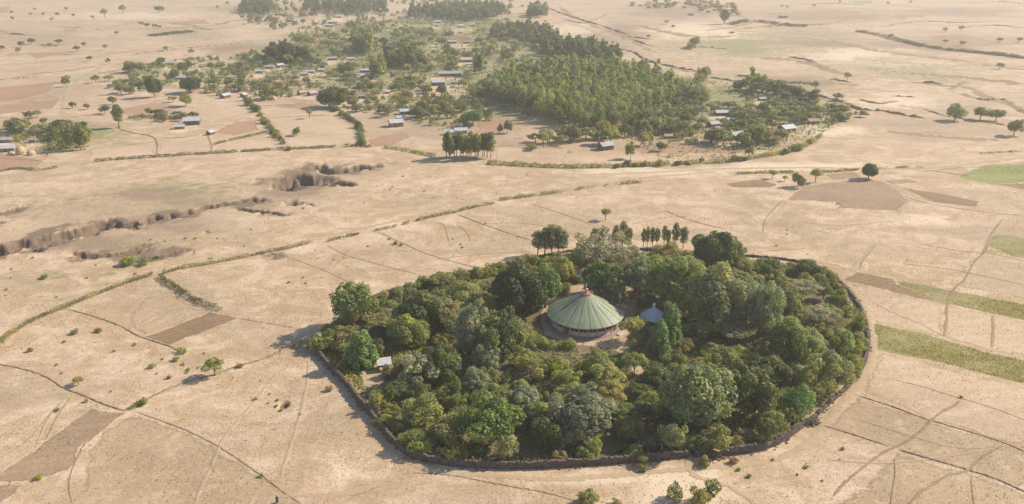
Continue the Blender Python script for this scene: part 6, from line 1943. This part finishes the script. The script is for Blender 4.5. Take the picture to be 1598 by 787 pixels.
# ------------------------------------------------------------------ a person and two animals
def skinned(name, verts, edges, radii, mat, root=0, parent=None, sub=1):
    me = bpy.data.meshes.new(name)
    me.from_pydata(verts, edges, [])
    o = link(name, me, parent)
    m = o.modifiers.new('skin', 'SKIN')
    for i, q in enumerate(me.skin_vertices[0].data):
        q.radius = (radii[i], radii[i])
        q.use_root = i == root
    sb = o.modifiers.new('sub', 'SUBSURF')
    sb.levels = sb.render_levels = sub
    dg = bpy.context.evaluated_depsgraph_get()
    nm = bpy.data.meshes.new_from_object(o.evaluated_get(dg))
    o.modifiers.clear()
    o.data = nm
    nm.materials.clear()
    nm.materials.append(mat)
    nm.polygons.foreach_set('use_smooth', np.full(len(nm.polygons), True))
    return o


skin_m = simple('skin', (.10, .055, .035), (.13, .075, .05), 4)
cloth_m = simple('dark_cloth', (.045, .04, .05), (.075, .065, .07), 6)
t = thing('person', 'person in dark clothes standing in the field at the bottom left by the bank end', 'person', G(433, 785), R(200))
V = [(0, 0, .95), (0, 0, 1.2), (0, 0, 1.42), (0, .01, 1.52), (0, .02, 1.62), (0, .03, 1.72), (.18, 0, 1.40), (.24, .02, 1.14), (.25, -.06, .90), (.25, -.09, .82), (-.18, 0, 1.40), (-.24, .02, 1.14), (-.25, -.06, .90), (-.25, -.09, .82),
     (.10, 0, .90), (.11, -.02, .50), (.11, .03, .09), (.12, -.14, .04), (-.10, 0, .90), (-.11, .02, .50), (-.11, .06, .09), (-.12, -.11, .04)]
E = [(0, 1), (1, 2), (2, 3), (3, 4), (4, 5), (2, 6), (6, 7), (7, 8), (8, 9), (2, 10), (10, 11), (11, 12), (12, 13), (0, 14), (14, 15), (15, 16), (16, 17), (0, 18), (18, 19), (19, 20), (20, 21)]
RD = [.15, .14, .14, .06, .10, .085, .065, .05, .037, .03, .065, .05, .037, .03, .10, .07, .05, .045, .10, .07, .05, .045]
skinned('body', V, E, RD, skin_m, 0, t, 2)
MB().lathe([(.30, .32), (.27, .6), (.21, .95), (.19, 1.1), (.225, 1.3), (.20, 1.44), (.09, 1.5)], 14).build('robe', cloth_m, t, True)
for sx in (-1, 1):
    MB().tube([(sx * .17, 0, 1.42), (sx * .245, .02, 1.14), (sx * .255, -.05, .95)], [.09, .075, .06], 8).build('sleeve', cloth_m, t, True)
MB().lathe([(.105, 1.66), (.112, 1.72), (.09, 1.79), (.03, 1.825)], 12).build('hair', simple('black_hair', (.012, .01, .01), (.02, .018, .017), 8), t, True)

cow_m = simple('brown_hide', (.075, .05, .038), (.14, .095, .065), 3)
for u, v, rz, lb in ((69, 241, 20, 'dark animal standing in the tree shade right of the haystacks, left one of two'), (74, 243, -35, 'dark animal standing in the tree shade right of the haystacks, right one of two')):
    V = [(-.62, 0, 1.0), (-.2, 0, .98), (.3, 0, 1.0), (.62, 0, 1.06), (.88, 0, 1.22), (1.02, 0, 1.26), (1.25, 0, 1.12), (-.60, .17, .72), (-.68, .17, .42), (-.62, .17, .05), (-.60, -.17, .72), (-.68, -.17, .42), (-.62, -.17, .05), (.52, .16, .66), (.54, .16, .36), (.52, .16, .05), (.52, -.16, .66), (.54, -.16, .36), (.52, -.16, .05), (-.80, 0, .95), (-.86, 0, .5), (1.0, .16, 1.36), (1.0, -.16, 1.36)]
    E = [(0, 1), (1, 2), (2, 3), (3, 4), (4, 5), (5, 6), (0, 7), (7, 8), (8, 9), (0, 10), (10, 11), (11, 12), (3, 13), (13, 14), (14, 15), (3, 16), (16, 17), (17, 18), (0, 19), (19, 20), (5, 21), (5, 22)]
    RD = [.27, .31, .31, .26, .17, .14, .085, .15, .07, .06, .15, .07, .06, .12, .065, .055, .12, .065, .055, .05, .03, .04, .04]
    o = skinned('cow', V, E, RD, cow_m, 1, None, 1)
    o.location, o.rotation_euler = G(u, v), (0, 0, R(rz))
    tag(o, lb, 'cow')

# ------------------------------------------------------------------ haze over the whole plain
hb = MB().box((0, 6000, 56), (42000, 15000, 124))
hz = hb.build('haze', bpy.data.materials.new('haze_air'))
tag(hz, kind='stuff')
hm = hz.data.materials[0]
hm.use_nodes = True
hm.node_tree.nodes.clear()
ho = hm.node_tree.nodes.new('ShaderNodeOutputMaterial')
hv = hm.node_tree.nodes.new('ShaderNodeVolumePrincipled')
hv.inputs['Color'].default_value = HAZE_COL
hv.inputs['Density'].default_value = HAZE
hv.inputs['Anisotropy'].default_value = 0.2
hm.node_tree.links.new(hv.outputs[0], ho.inputs['Volume'])
